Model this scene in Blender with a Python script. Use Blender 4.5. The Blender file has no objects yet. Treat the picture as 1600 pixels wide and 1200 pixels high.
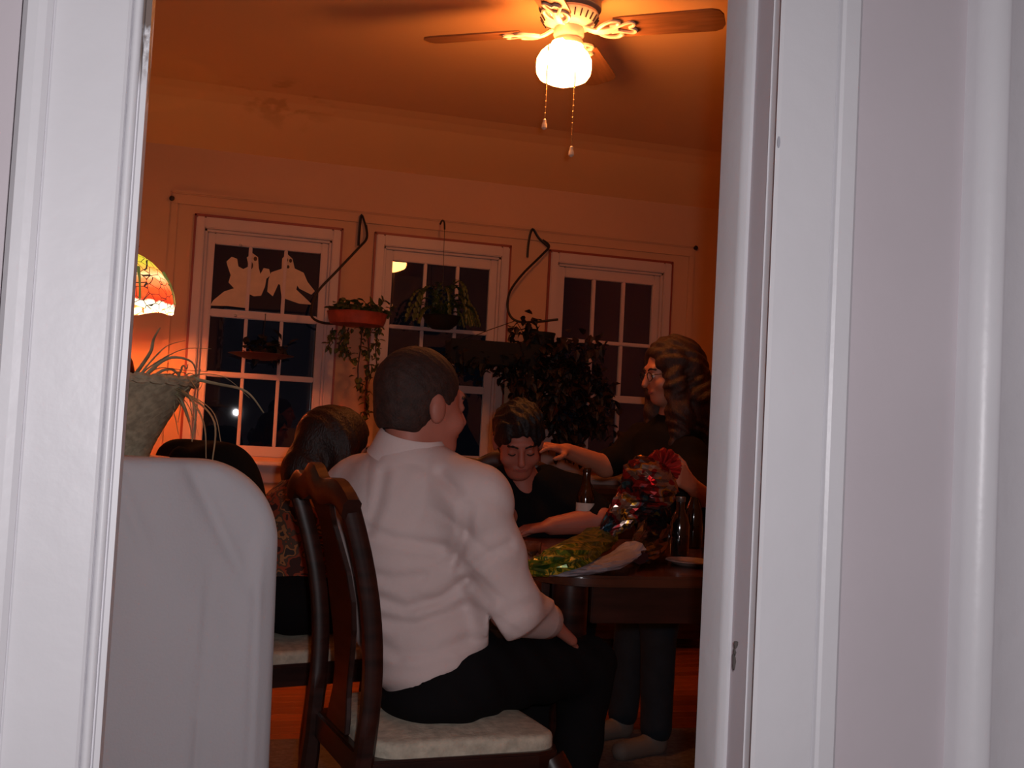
import bpy, bmesh, math, random
import numpy as np
from mathutils import Vector, Matrix
from math import sin, cos, pi, radians

random.seed(7)
SC = bpy.context.scene
COL = SC.collection

# ------------------------------------------------------------------ camera
EYE = Vector((0.0, 0.0, 1.10))
FPX = 1600.0
_y, _p, _r = radians(15.2), radians(2.65), radians(3.0)
CF = Vector((sin(_y) * cos(_p), cos(_y) * cos(_p), sin(_p)))
_r0 = Vector((cos(_y), -sin(_y), 0))
_u0 = _r0.cross(CF)
CR = _r0 * cos(_r) + _u0 * sin(_r)
CU = _u0 * cos(_r) - _r0 * sin(_r)
cd = bpy.data.cameras.new('camera')
cd.sensor_width = 36.0
cd.lens = 36.0 * FPX / 1600.0
cd.clip_start = 0.05
cam = bpy.data.objects.new('camera', cd)
COL.objects.link(cam)
M = Matrix.Identity(4)
for i in range(3):
    M[i][0] = CR[i]; M[i][1] = CU[i]; M[i][2] = -CF[i]; M[i][3] = EYE[i]
cam.matrix_world = M
SC.camera = cam

# ------------------------------------------------------------------ world, lights, exposure
W = bpy.data.worlds.new('night'); SC.world = W
W.use_nodes = True
W.node_tree.nodes['Background'].inputs[0].default_value = (0.10, 0.13, 0.25, 1)
W.node_tree.nodes['Background'].inputs[1].default_value = 0.008
SC.view_settings.view_transform = 'Standard'
SC.view_settings.look = 'None'
SC.view_settings.exposure = 0.0
SC.view_settings.gamma = 1.0
SC.view_settings.use_curve_mapping = False
# the camera's own flash, a small tube just above and right of the lens
fl = bpy.data.lights.new('camera_flash', 'SPOT')
fl.spot_size = radians(120); fl.spot_blend = 0.5; fl.shadow_soft_size = 0.02
fl.energy = 43.0
fl.color = (1.0, 0.95, 0.985)
fo = bpy.data.objects.new('camera_flash', fl)
COL.objects.link(fo)
Mf = M.copy()
fp = EYE + CU * 0.045 + CR * 0.045 + CF * 0.02
for i in range(3): Mf[i][3] = fp[i]
fo.matrix_world = Mf
GLOBE_EMIT = 60.0
LAMP_EMIT = 9.0

# ------------------------------------------------------------------ pixel helpers (1600 x 1200 frame)
def ray(x, y): return CF + CR * ((x - 800) / FPX) - CU * ((y - 600) / FPX)
def P(x, y, Z): return EYE + ray(x, y) * Z
def PY(x, y, Y):
    d = ray(x, y); return EYE + d * (Y / d.y)
def Pz(x, y, z):
    d = ray(x, y); return EYE + d * ((z - EYE.z) / d.z)

# ------------------------------------------------------------------ materials
MATS = {}
def mat(name, col, rough=0.5, metal=0.0, var=0.0, vscale=8.0, bump=0.0, bscale=40.0, spec=None,
        emit=None, estr=0.0, coat=0.0, stretch=None, trans=0.0, sheen=0.0, col2=None):
    if name in MATS: return MATS[name]
    m = bpy.data.materials.new(name); m.use_nodes = True
    nt = m.node_tree; b = nt.nodes['Principled BSDF']
    b.inputs['Base Color'].default_value = (*col, 1)
    b.inputs['Roughness'].default_value = rough
    b.inputs['Metallic'].default_value = metal
    if spec is not None: b.inputs['Specular IOR Level'].default_value = spec
    if coat: b.inputs['Coat Weight'].default_value = coat; b.inputs['Coat Roughness'].default_value = 0.12
    if trans: b.inputs['Transmission Weight'].default_value = trans
    if sheen: b.inputs['Sheen Weight'].default_value = sheen
    if emit:
        b.inputs['Emission Color'].default_value = (*emit, 1)
        b.inputs['Emission Strength'].default_value = estr
    tc = nt.nodes.new('ShaderNodeTexCoord'); mp = nt.nodes.new('ShaderNodeMapping')
    nt.links.new(tc.outputs['Object'], mp.inputs[0])
    if stretch: mp.inputs['Scale'].default_value = stretch
    if var > 0 or col2:
        n = nt.nodes.new('ShaderNodeTexNoise'); n.inputs['Scale'].default_value = vscale
        n.inputs['Detail'].default_value = 6
        nt.links.new(mp.outputs[0], n.inputs['Vector'])
        r = nt.nodes.new('ShaderNodeValToRGB')
        c2 = col2 if col2 else tuple(min(1, c * (1 + var)) for c in col)
        c1 = col if col2 else tuple(c * (1 - var) for c in col)
        r.color_ramp.elements[0].color = (*c1, 1); r.color_ramp.elements[0].position = 0.35
        r.color_ramp.elements[1].color = (*c2, 1); r.color_ramp.elements[1].position = 0.65
        nt.links.new(n.outputs['Fac'], r.inputs[0])
        nt.links.new(r.outputs[0], b.inputs['Base Color'])
    if bump > 0:
        n2 = nt.nodes.new('ShaderNodeTexNoise'); n2.inputs['Scale'].default_value = bscale
        n2.inputs['Detail'].default_value = 4
        nt.links.new(mp.outputs[0], n2.inputs['Vector'])
        bp = nt.nodes.new('ShaderNodeBump'); bp.inputs['Strength'].default_value = bump
        bp.inputs['Distance'].default_value = 0.01
        nt.links.new(n2.outputs['Fac'], bp.inputs['Height'])
        nt.links.new(bp.outputs[0], b.inputs['Normal'])
    MATS[name] = m
    return m

paint_trim = mat('gloss trim paint', (0.73, 0.72, 0.745), 0.38, var=0.03, vscale=3, bump=0.10, bscale=30)
paint_hall = mat('hall wall paint', (0.60, 0.545, 0.575), 0.75, var=0.03, vscale=3, bump=0.05)
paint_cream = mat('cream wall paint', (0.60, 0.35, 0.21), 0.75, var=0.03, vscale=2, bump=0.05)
paint_window = mat('window paint', (0.60, 0.46, 0.42), 0.45, var=0.03, vscale=5)
paint_red = mat('dark red border paint', (0.28, 0.05, 0.03), 0.5)
mahog = mat('dark mahogany', (0.024, 0.0065, 0.0045), 0.36, var=0.5, vscale=6, stretch=(1, 1, 8), coat=0.2)
mahog_top = mat('table top mahogany', (0.075, 0.022, 0.012), 0.25, var=0.35, vscale=5, stretch=(1, 9, 1), coat=0.4)
black_iron = mat('black iron', (0.02, 0.015, 0.012), 0.5, metal=0.3)
skin = mat('warm skin', (0.56, 0.27, 0.18), 0.5, var=0.06, vscale=15)
skin_ruddy = mat('ruddy skin', (0.44, 0.15, 0.105), 0.55, var=0.06, vscale=15)

# ------------------------------------------------------------------ mesh helpers
class MB:
    def __init__(s): s.v = []; s.f = []
    def add(s, v, f):
        o = len(s.v); s.v += [tuple(p) for p in v]; s.f += [tuple(i + o for i in q) for q in f]
    def box(s, a, b):
        x0, y0, z0 = a; x1, y1, z1 = b
        s.add([(x0,y0,z0),(x1,y0,z0),(x1,y1,z0),(x0,y1,z0),(x0,y0,z1),(x1,y0,z1),(x1,y1,z1),(x0,y1,z1)],
              [(3,2,1,0),(4,5,6,7),(0,1,5,4),(1,2,6,5),(2,3,7,6),(3,0,4,7)])
        return s
    def prism(s, poly, h0, h1, axis='z'):
        n = len(poly)
        def mk(p, h):
            return (p[0], p[1], h) if axis == 'z' else ((p[0], h, p[1]) if axis == 'y' else (h, p[0], p[1]))
        s.add([mk(p, h0) for p in poly] + [mk(p, h1) for p in poly],
              [tuple(range(n))[::-1], tuple(range(n, 2 * n))] + [(i, (i + 1) % n, (i + 1) % n + n, i + n) for i in range(n)])
        return s
    def lathe(s, prof, n=32, c=(0, 0, 0), axis=None, cap=True):
        c = Vector(c)
        if axis is None: ex, ey, ez = Vector((1,0,0)), Vector((0,1,0)), Vector((0,0,1))
        else:
            ez = Vector(axis).normalized(); ex = ez.orthogonal().normalized(); ey = ez.cross(ex)
        v = []; f = []
        for (r, h) in prof:
            for k in range(n):
                a = 2 * pi * k / n
                v.append(c + ex * (r * cos(a)) + ey * (r * sin(a)) + ez * h)
        for i in range(len(prof) - 1):
            for k in range(n):
                f.append((i*n+k, i*n+(k+1)%n, (i+1)*n+(k+1)%n, (i+1)*n+k))
        if cap:
            f.append(tuple(range(n))[::-1]); f.append(tuple((len(prof)-1)*n + k for k in range(n)))
        s.add(v, f); return s
    def tube(s, pts, r, n=8, flat=1.0, up=None):
        """swept round (or flattened) section; r is a number or a list"""
        pts = [Vector(p) for p in pts]; m = len(pts)
        rr = [r] * m if not hasattr(r, '__len__') else list(r)
        v = []; f = []; prev = None
        for i, p in enumerate(pts):
            t = (pts[min(i+1, m-1)] - pts[max(i-1, 0)]).normalized()
            if up is not None: b = Vector(up).cross(t)
            elif prev is None: b = t.orthogonal()
            else: b = prev - t * prev.dot(t)
            if b.length < 1e-6: b = t.orthogonal()
            b.normalize(); prev = b; c = t.cross(b)
            for k in range(n):
                a = 2 * pi * k / n
                v.append(p + b * (cos(a) * rr[i]) + c * (sin(a) * rr[i] * flat))
        for i in range(m - 1):
            for k in range(n):
                f.append((i*n+k, i*n+(k+1)%n, (i+1)*n+(k+1)%n, (i+1)*n+k))
        f.append(tuple(range(n))[::-1]); f.append(tuple((m-1)*n + k for k in range(n)))
        s.add(v, f); return s
    def sweep(s, pts, secs, up):
        """rectangular section a x b per point, b along up"""
        pts = [Vector(p) for p in pts]; m = len(pts); v = []; f = []
        up = Vector(up)
        for i, p in enumerate(pts):
            t = (pts[min(i+1, m-1)] - pts[max(i-1, 0)]).normalized()
            b = up.cross(t).normalized(); c = t.cross(b)
            a_, b_ = secs[i] if isinstance(secs, list) else secs
            q = 0.6
            for (u, w) in ((1,q),(q,1),(-q,1),(-1,q),(-1,-q),(-q,-1),(q,-1),(1,-q)):
                v.append(p + b * (u * a_ / 2) + c * (w * b_ / 2))
        n = 8
        for i in range(m - 1):
            for k in range(n):
                f.append((i*n+k, i*n+(k+1)%n, (i+1)*n+(k+1)%n, (i+1)*n+k))
        f.append(tuple(range(n))[::-1]); f.append(tuple((m-1)*n + k for k in range(n)))
        s.add(v, f); return s
    def build(s, name, m, parent=None, smooth=False, bevel=0.0, world=False, seg=2):
        me = bpy.data.meshes.new(name)
        me.from_pydata([tuple(p) for p in s.v], [], s.f)
        bm = bmesh.new(); bm.from_mesh(me)
        bmesh.ops.recalc_face_normals(bm, faces=bm.faces)
        if bevel > 0:
            es = [e for e in bm.edges if len(e.link_faces) == 2 and e.calc_face_angle(0) > 0.5]
            bmesh.ops.bevel(bm, geom=es, offset=bevel, segments=seg, affect='EDGES', clamp_overlap=True)
        bm.to_mesh(me); bm.free()
        return link(name, me, m, parent, smooth, world)

def link(name, me, m, parent=None, smooth=False, world=False):
    if world and parent is not None:
        q = parent
        T = Matrix.Identity(4)
        while q is not None:
            T = q.matrix_basis @ T; q = q.parent
        me.transform(T.inverted())
    if m is not None: me.materials.append(m)
    if smooth:
        me.polygons.foreach_set('use_smooth', [True] * len(me.polygons))
        if smooth != 'all':
            try: me.set_sharp_from_angle(angle=radians(40))
            except Exception: pass
    o = bpy.data.objects.new(name, me); COL.objects.link(o)
    if parent is not None: o.parent = parent
    return o

def tag(o, label=None, cat=None, group=None, kind=None):
    if label: o['label'] = label
    if cat: o['category'] = cat
    if group: o['group'] = group
    if kind: o['kind'] = kind
    return o
def thing(name, loc, label, cat, group=None, rz=0.0):
    o = bpy.data.objects.new(name, None); COL.objects.link(o)
    o.location = loc; o.rotation_euler = (0, 0, rz); o.empty_display_size = 0.1
    return tag(o, label, cat, group)
def struct_empty(name, loc=(0, 0, 0)):
    o = bpy.data.objects.new(name, None); COL.objects.link(o); o.location = loc
    o['kind'] = 'structure'; return o
def copy_tree(o, parent=None):
    c = o.copy(); COL.objects.link(c); c.parent = parent
    for ch in [k for k in o.children]: copy_tree(ch, c)
    return c

def catmull(pts, n=8):
    pts = [Vector(p) for p in pts]; out = []
    q = [pts[0]] + pts + [pts[-1]]
    for i in range(1, len(q) - 2):
        for k in range(n):
            t = k / n
            a, b, c, d = q[i-1], q[i], q[i+1], q[i+2]
            out.append(0.5 * ((2*b) + (c-a)*t + (2*a-5*b+4*c-d)*t*t + (3*b-a-3*c+d)*t**3))
    out.append(pts[-1]); return out

# ------------------------------------------------------------------ signed-distance modelling (bodies, cloth)
class SDF:
    def __init__(s, lo, hi, h):
        s.lo = np.array(lo, dtype=np.float32); s.h = h
        s.n = [int(math.ceil((hi[i] - lo[i]) / h)) + 1 for i in range(3)]
        s.D = np.full(s.n, 1.0, dtype=np.float32)
    def region(s, lo, hi):
        sl = []; ax = []
        for i in range(3):
            a = max(0, int((lo[i] - s.lo[i]) / s.h)); b = min(s.n[i], int((hi[i] - s.lo[i]) / s.h) + 2)
            if b <= a: return None, None
            sl.append(slice(a, b)); ax.append(s.lo[i] + s.h * np.arange(a, b, dtype=np.float32))
        X = ax[0][:, None, None]; Y = ax[1][None, :, None]; Z = ax[2][None, None, :]
        return tuple(sl), (X, Y, Z)
    def apply(s, fn, lo, hi, k, op):
        mg = k + 3 * s.h
        sl, g = s.region([l - mg for l in lo], [h_ + mg for h_ in hi])
        if sl is None: return
        d = fn(*g).astype(np.float32); a = s.D[sl]
        if op == '+':
            h = np.clip(0.5 + 0.5 * (a - d) / k, 0, 1); s.D[sl] = a * (1 - h) + d * h - k * h * (1 - h)
        else:
            h = np.clip(0.5 - 0.5 * (a + d) / k, 0, 1); s.D[sl] = a * (1 - h) - d * h + k * h * (1 - h)
    def cap(s, p0, p1, r0, r1=None, k=0.02, op='+'):
        r1 = r0 if r1 is None else r1
        p0 = np.array(p0, dtype=np.float32); p1 = np.array(p1, dtype=np.float32); ba = p1 - p0
        L = float(ba @ ba) + 1e-9; R = max(r0, r1)
        def fn(X, Y, Z):
            px, py, pz = X - p0[0], Y - p0[1], Z - p0[2]
            t = np.clip((px * ba[0] + py * ba[1] + pz * ba[2]) / L, 0, 1)
            return np.sqrt((px - t*ba[0])**2 + (py - t*ba[1])**2 + (pz - t*ba[2])**2) - (r0 + (r1 - r0) * t)
        s.apply(fn, np.minimum(p0, p1) - R, np.maximum(p0, p1) + R, k, op); return s
    def chain(s, pts, rs, k=0.02):
        for i in range(len(pts) - 1): s.cap(pts[i], pts[i+1], rs[i], rs[i+1], k)
        return s
    def ell(s, c, r, A=None, k=0.02, op='+'):
        c = np.array(c, dtype=np.float32)
        A = np.eye(3) if A is None else np.array(A, dtype=np.float32)   # rows = axes
        R = max(r)
        def fn(X, Y, Z):
            x, y, z = X - c[0], Y - c[1], Z - c[2]
            q = [A[i][0]*x + A[i][1]*y + A[i][2]*z for i in range(3)]
            k0 = np.sqrt(sum((q[i] / r[i])**2 for i in range(3)))
            k1 = np.sqrt(sum((q[i] / r[i]**2)**2 for i in range(3))) + 1e-6
            return k0 * (k0 - 1) / k1
        s.apply(fn, c - R, c + R, k, op); return s
    def fn(s, f, lo, hi, k=0.02, op='+'):
        s.apply(f, lo, hi, k, op); return s
    def disp(s, f):
        X = (s.lo[0] + s.h * np.arange(s.n[0], dtype=np.float32))[:, None, None]
        Y = (s.lo[1] + s.h * np.arange(s.n[1], dtype=np.float32))[None, :, None]
        Z = (s.lo[2] + s.h * np.arange(s.n[2], dtype=np.float32))[None, None, :]
        s.D = s.D + f(X, Y, Z).astype(np.float32); return s
    def clip(s, p, nrm):
        """keep the side against nrm"""
        n = Vector(nrm).normalized(); p = Vector(p)
        X = (s.lo[0] + s.h * np.arange(s.n[0], dtype=np.float32))[:, None, None]
        Y = (s.lo[1] + s.h * np.arange(s.n[1], dtype=np.float32))[None, :, None]
        Z = (s.lo[2] + s.h * np.arange(s.n[2], dtype=np.float32))[None, None, :]
        s.D = np.maximum(s.D, (X - p.x) * n.x + (Y - p.y) * n.y + (Z - p.z) * n.z); return s
    def mesh(s, name):
        D = np.pad(s.D, 1, constant_values=1.0)
        neg = D < 0
        nx, ny, nz = D.shape
        cnt = np.zeros((nx-1, ny-1, nz-1), dtype=np.int8)
        offs = [(i, j, k) for i in (0, 1) for j in (0, 1) for k in (0, 1)]
        for (i, j, k) in offs: cnt += neg[i:nx-1+i, j:ny-1+j, k:nz-1+k]
        act = (cnt > 0) & (cnt < 8)
        I, J, K = np.nonzero(act)
        idx = np.full(act.shape, -1, dtype=np.int32); idx[I, J, K] = np.arange(len(I))
        vals = {o: D[I+o[0], J+o[1], K+o[2]] for o in offs}
        acc = np.zeros((len(I), 3)); num = np.zeros(len(I))
        for a in offs:
            for ax in range(3):
                if a[ax] == 0:
                    b = list(a); b[ax] = 1; b = tuple(b)
                    va, vb = vals[a], vals[b]
                    cr = (va < 0) != (vb < 0)
                    t = np.where(cr, va / np.where(cr, va - vb, 1), 0)
                    p = np.array(a, dtype=float)[None, :].repeat(len(I), 0); p[:, ax] += t
                    acc[cr] += p[cr]; num[cr] += 1
        V = (np.stack([I, J, K], 1) + acc / num[:, None] - 1) * s.h + s.lo[None, :]
        F = []
        for ax in range(3):
            sl0 = [slice(None)] * 3; sl1 = [slice(None)] * 3
            sl0[ax] = slice(0, -1); sl1[ax] = slice(1, None)
            ch = neg[tuple(sl0)] != neg[tuple(sl1)]
            A = np.stack(np.nonzero(ch), 1)
            o1, o2 = [(1, 2), (2, 0), (0, 1)][ax]
            A = A[(A[:, o1] > 0) & (A[:, o2] > 0) & (A[:, o1] < D.shape[o1]-1) & (A[:, o2] < D.shape[o2]-1)]
            def cell(d1, d2):
                B = A.copy(); B[:, o1] -= d1; B[:, o2] -= d2
                return idx[B[:, 0], B[:, 1], B[:, 2]]
            q = np.stack([cell(1, 1), cell(0, 1), cell(0, 0), cell(1, 0)], 1)
            fl_ = ~neg[A[:, 0], A[:, 1], A[:, 2]]
            q[fl_] = q[fl_][:, ::-1]
            F.append(q)
        F = np.concatenate(F, 0)
        me = bpy.data.meshes.new(name)
        me.from_pydata(V.tolist(), [], F.tolist())
        return me
    def build(s, name, m, parent=None):
        return link(name, s.mesh(name), m, parent, 'all', True)

def frame(f, up=(0, 0, 1)):
    f = Vector(f).normalized(); r = f.cross(Vector(up)).normalized(); u = r.cross(f)
    return [r, f, u]          # rows: right, forward, up
def loc(c, A, x, y, z): return Vector(c) + A[0] * x + A[1] * y + A[2] * z

def head_sdf(S, c, A, sc=1.0, neck=None, female=False):
    L = lambda x, y, z: loc(c, A, x * sc, y * sc, z * sc)
    E = lambda p, r, k=0.02, op='+': S.ell(p, [q * sc for q in r], A, k, op)
    E(L(0, -.012, .032), (.074, .094, .086))
    E(L(0, .030, -.035), (.059, .062, .080), .03)
    E(L(0, .062, -.090), (.030 if female else .036, .028, .024), .03)
    S.cap(L(-.03, .082, .024), L(.03, .082, .024), .012 * sc, k=.015)
    S.cap(L(0, .092, .010), L(0, .112, -.030), .008 * sc, .013 * sc, k=.010)
    for sx in (-1, 1):
        E(L(sx * .031, .100, .000), (.017, .014, .011), .010, '-')
        E(L(sx * .031, .080, .000), (.013, .013, .012), .004)
        E(L(sx * .042, .062, -.035), (.022, .024, .022), .02)
        E(L(sx * .076, -.008, -.010), (.011, .020, .032), .008)
    S.cap(L(-.019, .088, -.060), L(.019, .088, -.060), .007 * sc, k=.006)
    S.cap(L(-.022, .096, -.066), L(.022, .096, -.066), .0025 * sc, k=.004, op='-')
    if neck is not None: S.cap(L(0, -.025, -.06), neck, .050 * sc * (.88 if female else 1), .054 * (.88 if female else 1), k=.03)

def hand_sdf(S, wrist, d, n, side=1, sc=1.0, curl=0.35, spread=0.10):
    """d: wrist to fingertips, n: back-of-hand normal, side: +1 thumb on d x n side"""
    d = Vector(d).normalized(); n = Vector(n); n = (n - d * n.dot(d)).normalized(); l = d.cross(n) * side
    w = Vector(wrist)
    for i, (off, ln, rad) in enumerate(((.030, .072, .0088), (.010, .080, .0092), (-.010, .075, .0088), (-.029, .060, .0078))):
        off *= sc; ln *= sc; rad *= sc
        kn = w + d * (.088 - .004 * abs(i - 1)) * sc + l * off
        S.cap(w + l * off * .5 + d * .01, kn, .014 * sc, .0125 * sc, k=.012)
        p = kn; a = curl * .7; dirv = d + l * (spread * (1.2 - i) * .6)
        for q, fr in enumerate((.45, .31, .24)):
            v = (dirv.normalized() * cos(a) - n * sin(a))
            e = p + v * (ln * fr)
            S.cap(p, e, rad * (1 - .10 * q), rad * (.92 - .10 * q), k=.004)
            p = e; a += curl
    t0 = w + d * .028 * sc + l * .024 * sc - n * .006
    t1 = t0 + (d * .6 + l * .75 - n * .25).normalized() * .040 * sc
    t2 = t1 + (d * .85 + l * .35 - n * .35).normalized() * .030 * sc
    t3 = t2 + (d * .95 + l * .05 - n * .35).normalized() * .024 * sc
    S.cap(t0, t1, .014 * sc, .0105 * sc, k=.010); S.cap(t1, t2, .0105 * sc, .0095 * sc, k=.004); S.cap(t2, t3, .0095 * sc, .008 * sc, k=.004)

def nz(X, Y, Z, fx, fy, fz, ph=0.0):
    return np.sin(fx * X + fy * Y + fz * Z + ph)
def eyes(person, c, A, sc=1.0, look_down=False):
    white = mat('eye white', (0.75, 0.72, 0.68), 0.2)
    dark = mat('dark iris', (0.03, 0.015, 0.01), 0.15)
    lip = mat('lip', (.36, .10, .08), .45)
    MB().tube(catmull([loc(c, A, x * sc, w * sc, z * sc) for x, w, z in ((-.021, .088, -.059), (-.008, .0955, -.063), (.008, .0955, -.063), (.021, .088, -.059))], 4), [.002, .003, .004, .0045, .005, .005, .0045, .005, .0045, .004, .003, .0025, .002], 6).build('lips', lip, person, True, world=True)
    brow = mat('dark brow hair', (0.02, 0.010, 0.006), 0.7)
    for sx in (-1, 1):
        p = loc(c, A, sx * .031 * sc, .083 * sc, .000)
        if look_down:
            pts = [loc(c, A, sx * q * sc, w * sc, z * sc) for (q, w, z) in ((.019, .0905, -.004), (.030, .0935, -.0075), (.043, .086, -.005))]
            MB().tube(catmull(pts, 4), .0022, 6).build('closed_lid_line', brow, person, True, world=True)
        e = None if look_down else MB().lathe([(.0008, -.0105), (.006, -.0085), (.0095, -.004), (.0105, 0), (.0095, .004), (.006, .0085), (.0008, .0105)], 12, p, A[1])
        if e:
            eo = e.build('eye', white, person, True, world=True)
            MB().lathe([(.0055, -.001), (.0045, .0012), (.001, .0018)], 12, p + A[1] * .0098, A[1]).build('iris', dark, eo, True, world=True)
        pts = [loc(c, A, sx * q * sc, w * sc, z * sc) for (q, w, z) in ((.012, .096, .020), (.028, .094, .026), (.046, .078, .020))]
        MB().tube(catmull(pts, 4), [.003]*4 + [.0042]*4 + [.002], 6).build('eyebrow', brow, person, True, world=True)

# ================================================================== THE SETTING
D = 5.45            # window wall
YN, YF = 1.22, 1.36   # near wall, hall side and room side
WALL_TOP, CEIL = 2.465, 2.64
XL, XR = -1.70, 2.95
OPL, OPR = -0.115, 0.672   # doorway

# near wall with the doorway, built as one shell of three blocks
nw = MB()
nw.box((-1.9, YN, 0), (OPL - .02, YF, 2.75)); nw.box((OPR + .03, YN, 0), (3.1, YF, 2.75)); nw.box((OPL - .02, YN, 2.08), (OPR + .03, YF, 2.75))
tag(nw.build('wall_front', paint_hall), 'pinkish hall wall around the open doorway', kind='structure')

# chipped paint: worn flecks with their own shape on the left jamb edge
def chip_material():
    m = bpy.data.materials.new('chipped trim paint'); m.use_nodes = True
    nt = m.node_tree; b = nt.nodes['Principled BSDF']; b.inputs['Roughness'].default_value = .42
    tc = nt.nodes.new('ShaderNodeTexCoord'); n = nt.nodes.new('ShaderNodeTexNoise'); n.inputs['Scale'].default_value = 34; n.inputs['Detail'].default_value = 5
    mp = nt.nodes.new('ShaderNodeMapping'); mp.inputs['Scale'].default_value = (1, 1, .45)
    nt.links.new(tc.outputs['Object'], mp.inputs[0]); nt.links.new(mp.outputs[0], n.inputs['Vector'])
    r = nt.nodes.new('ShaderNodeValToRGB'); r.color_ramp.interpolation = 'LINEAR'
    r.color_ramp.elements[0].position = .47; r.color_ramp.elements[1].position = .53
    nt.links.new(n.outputs['Fac'], r.inputs[0])
    sx = nt.nodes.new('ShaderNodeSeparateXYZ'); nt.links.new(tc.outputs['Object'], sx.inputs[0])
    g = nt.nodes.new('ShaderNodeMapRange'); g.inputs['From Min'].default_value = 1.46; g.inputs['From Max'].default_value = 1.50
    nt.links.new(sx.outputs['Z'], g.inputs['Value'])
    mu = nt.nodes.new('ShaderNodeMath'); mu.operation = 'MULTIPLY'
    nt.links.new(r.outputs[0], mu.inputs[0]); nt.links.new(g.outputs[0], mu.inputs[1])
    mx = nt.nodes.new('ShaderNodeMix'); mx.data_type = 'RGBA'
    mx.inputs['A'].default_value = (.73, .72, .745, 1); mx.inputs['B'].default_value = (.20, .15, .13, 1)
    nt.links.new(mu.outputs[0], mx.inputs['Factor']); nt.links.new(mx.outputs['Result'], b.inputs['Base Color'])
    bp = nt.nodes.new('ShaderNodeBump'); bp.inputs['Strength'].default_value = .5; bp.invert = True; bp.inputs['Distance'].default_value = .004
    nt.links.new(mu.outputs[0], bp.inputs['Height']); nt.links.new(bp.outputs[0], b.inputs['Normal'])
    return m
def XN(x, Y, y=400): return PY(x, y, Y).x

# left casing and jamb: plan profiles run up the opening
t1 = struct_empty('trim_1', (OPL, YN, 0)); tag(t1, 'white moulded casing and jamb left of the doorway')
a0, a1 = XN(55, 1.195), XN(178, 1.195)
MB().prism([(a0, YN), (a0, 1.197), (a0+.003, 1.195), (a1-.003, 1.195), (a1, 1.198), (a1+.004, YN)], 0, 2.16).build('casing_board', paint_trim, t1, world=True)
bx0, bx1 = XN(5, 1.185), XN(51, 1.185)
MB().prism([(bx0, YN), (bx0, 1.190), (bx0+.006, 1.183), (bx1-.012, 1.183), (bx1-.004, 1.186), (bx1+.001, 1.193), (a0+.001, YN)], 0, 2.2).build('back_band', paint_trim, t1, world=True)
bd = [(a1+.004, YN)] + [(XN(188, 1.20) + .0055*cos(a), 1.208 + .010*sin(a)) for a in np.linspace(pi*1.1, pi*1.95, 8)] + [(XN(196, 1.21), YN)]
MB().prism(bd, 0, 2.10).build('bead', paint_trim, t1, True, world=True)
jx0, jx1 = XN(197, 1.215), XN(215, 1.37)
MB().prism([(OPL-.05, YN), (jx0, 1.215), (jx0+.004, 1.206), (jx0+.010, 1.206), (jx1-.002, 1.214), (jx1, 1.222), (jx1, 1.375), (OPL-.05, 1.375)], 0, 2.10).build('jamb', chip_material(), t1, True, world=True)
# right jamb with stop steps
t2 = struct_empty('trim_2', (OPR, YN, 0)); tag(t2, 'white moulded casing and stepped jamb right of the doorway')
def XR_(x, Y): return PY(x, 400, Y).x
f0, f1, f2, f3, f4 = XR_(1120, 1.40), XR_(1170, 1.325), XR_(1195, 1.27), XR_(1207, 1.225), XR_(1207, 1.195)
MB().prism([(f0, 1.40), (f0, 1.34), (f0+.002, 1.333), (f0+.008, 1.327), (f1, 1.327), (f1, 1.345), (f1+.02, 1.345), (f1+.06, 1.40)], 0, 2.10).build('door_stop', paint_trim, t2, True, world=True)
MB().prism([(f1, 1.345), (f1, 1.276), (f1+.003, 1.271), (f2-.002, 1.270), (f2, 1.274), (f2+.001, YN+.02), (f2+.05, YN+.02), (f2+.05, 1.345)], 0, 2.10).build('jamb', paint_trim, t2, True, world=True)
g0, g1 = XR_(1298, 1.195), XR_(1304, 1.19)
MB().prism([(f2+.002, YN+.02), (f4, 1.199), (f4+.004, 1.195), (g0-.002, 1.195), (g0, 1.198), (g0, YN+.02)], 0, 2.16).build('casing_board', paint_trim, t2, world=True)
g2 = XR_(1340, 1.185)
MB().prism([(g0, YN), (g0+.001, 1.200), (g1, 1.192), (g1+.004, 1.189), (g2-.006, 1.189), (g2, 1.194), (g2, YN)], 0, 2.2).build('back_band', paint_trim, t2, world=True)
# small dents and smudges in the paint
dent = mat('dark wood showing through', (.10, .085, .08), .7)
for (x, y, Y, rw, rh, q) in ((1152, 1008, 1.2665, .0028, .006, 0), (1149, 1035, 1.2665, .0022, .012, 1), (1150, 1020, 1.2665, .0018, .005, 2)):
    c = PY(x, y, Y)
    pl = [(c.x + rw*cos(a)*(1+.3*sin(3*a+q)), c.z + rh*sin(a)*(1+.3*cos(2*a+q))) for a in np.linspace(0, 2*pi, 11)[:-1]]
    MB().prism(pl, 1.2695, 1.2715, 'y').build('dent', dent, t2, world=True)
sm = mat('grey smudge', (.42, .42, .47), .7)
for (x, y, Y, rw, rh) in ((1217, 222, 1.1948, .0022, .008), (1555, 894, 1.178, .002, .003)):
    c = PY(x, y, Y)
    pl = [(c.x + rw*cos(a), c.z + rh*sin(a)) for a in np.linspace(0, 2*pi, 11)[:-1]]
    MB().prism(pl, Y, Y+.001, 'y').build('smudge', sm, t2, world=True)
# head casing (above the frame)
t4 = MB(); t4.box((bx0, 1.19, 2.10), (g2, YN, 2.24)); t4.box((OPL-.02, YN, 2.07), (OPR+.04, 1.36, 2.10))
tag(t4.build('trim_4', paint_trim, bevel=.004), 'white head casing over the doorway', kind='structure')
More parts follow.
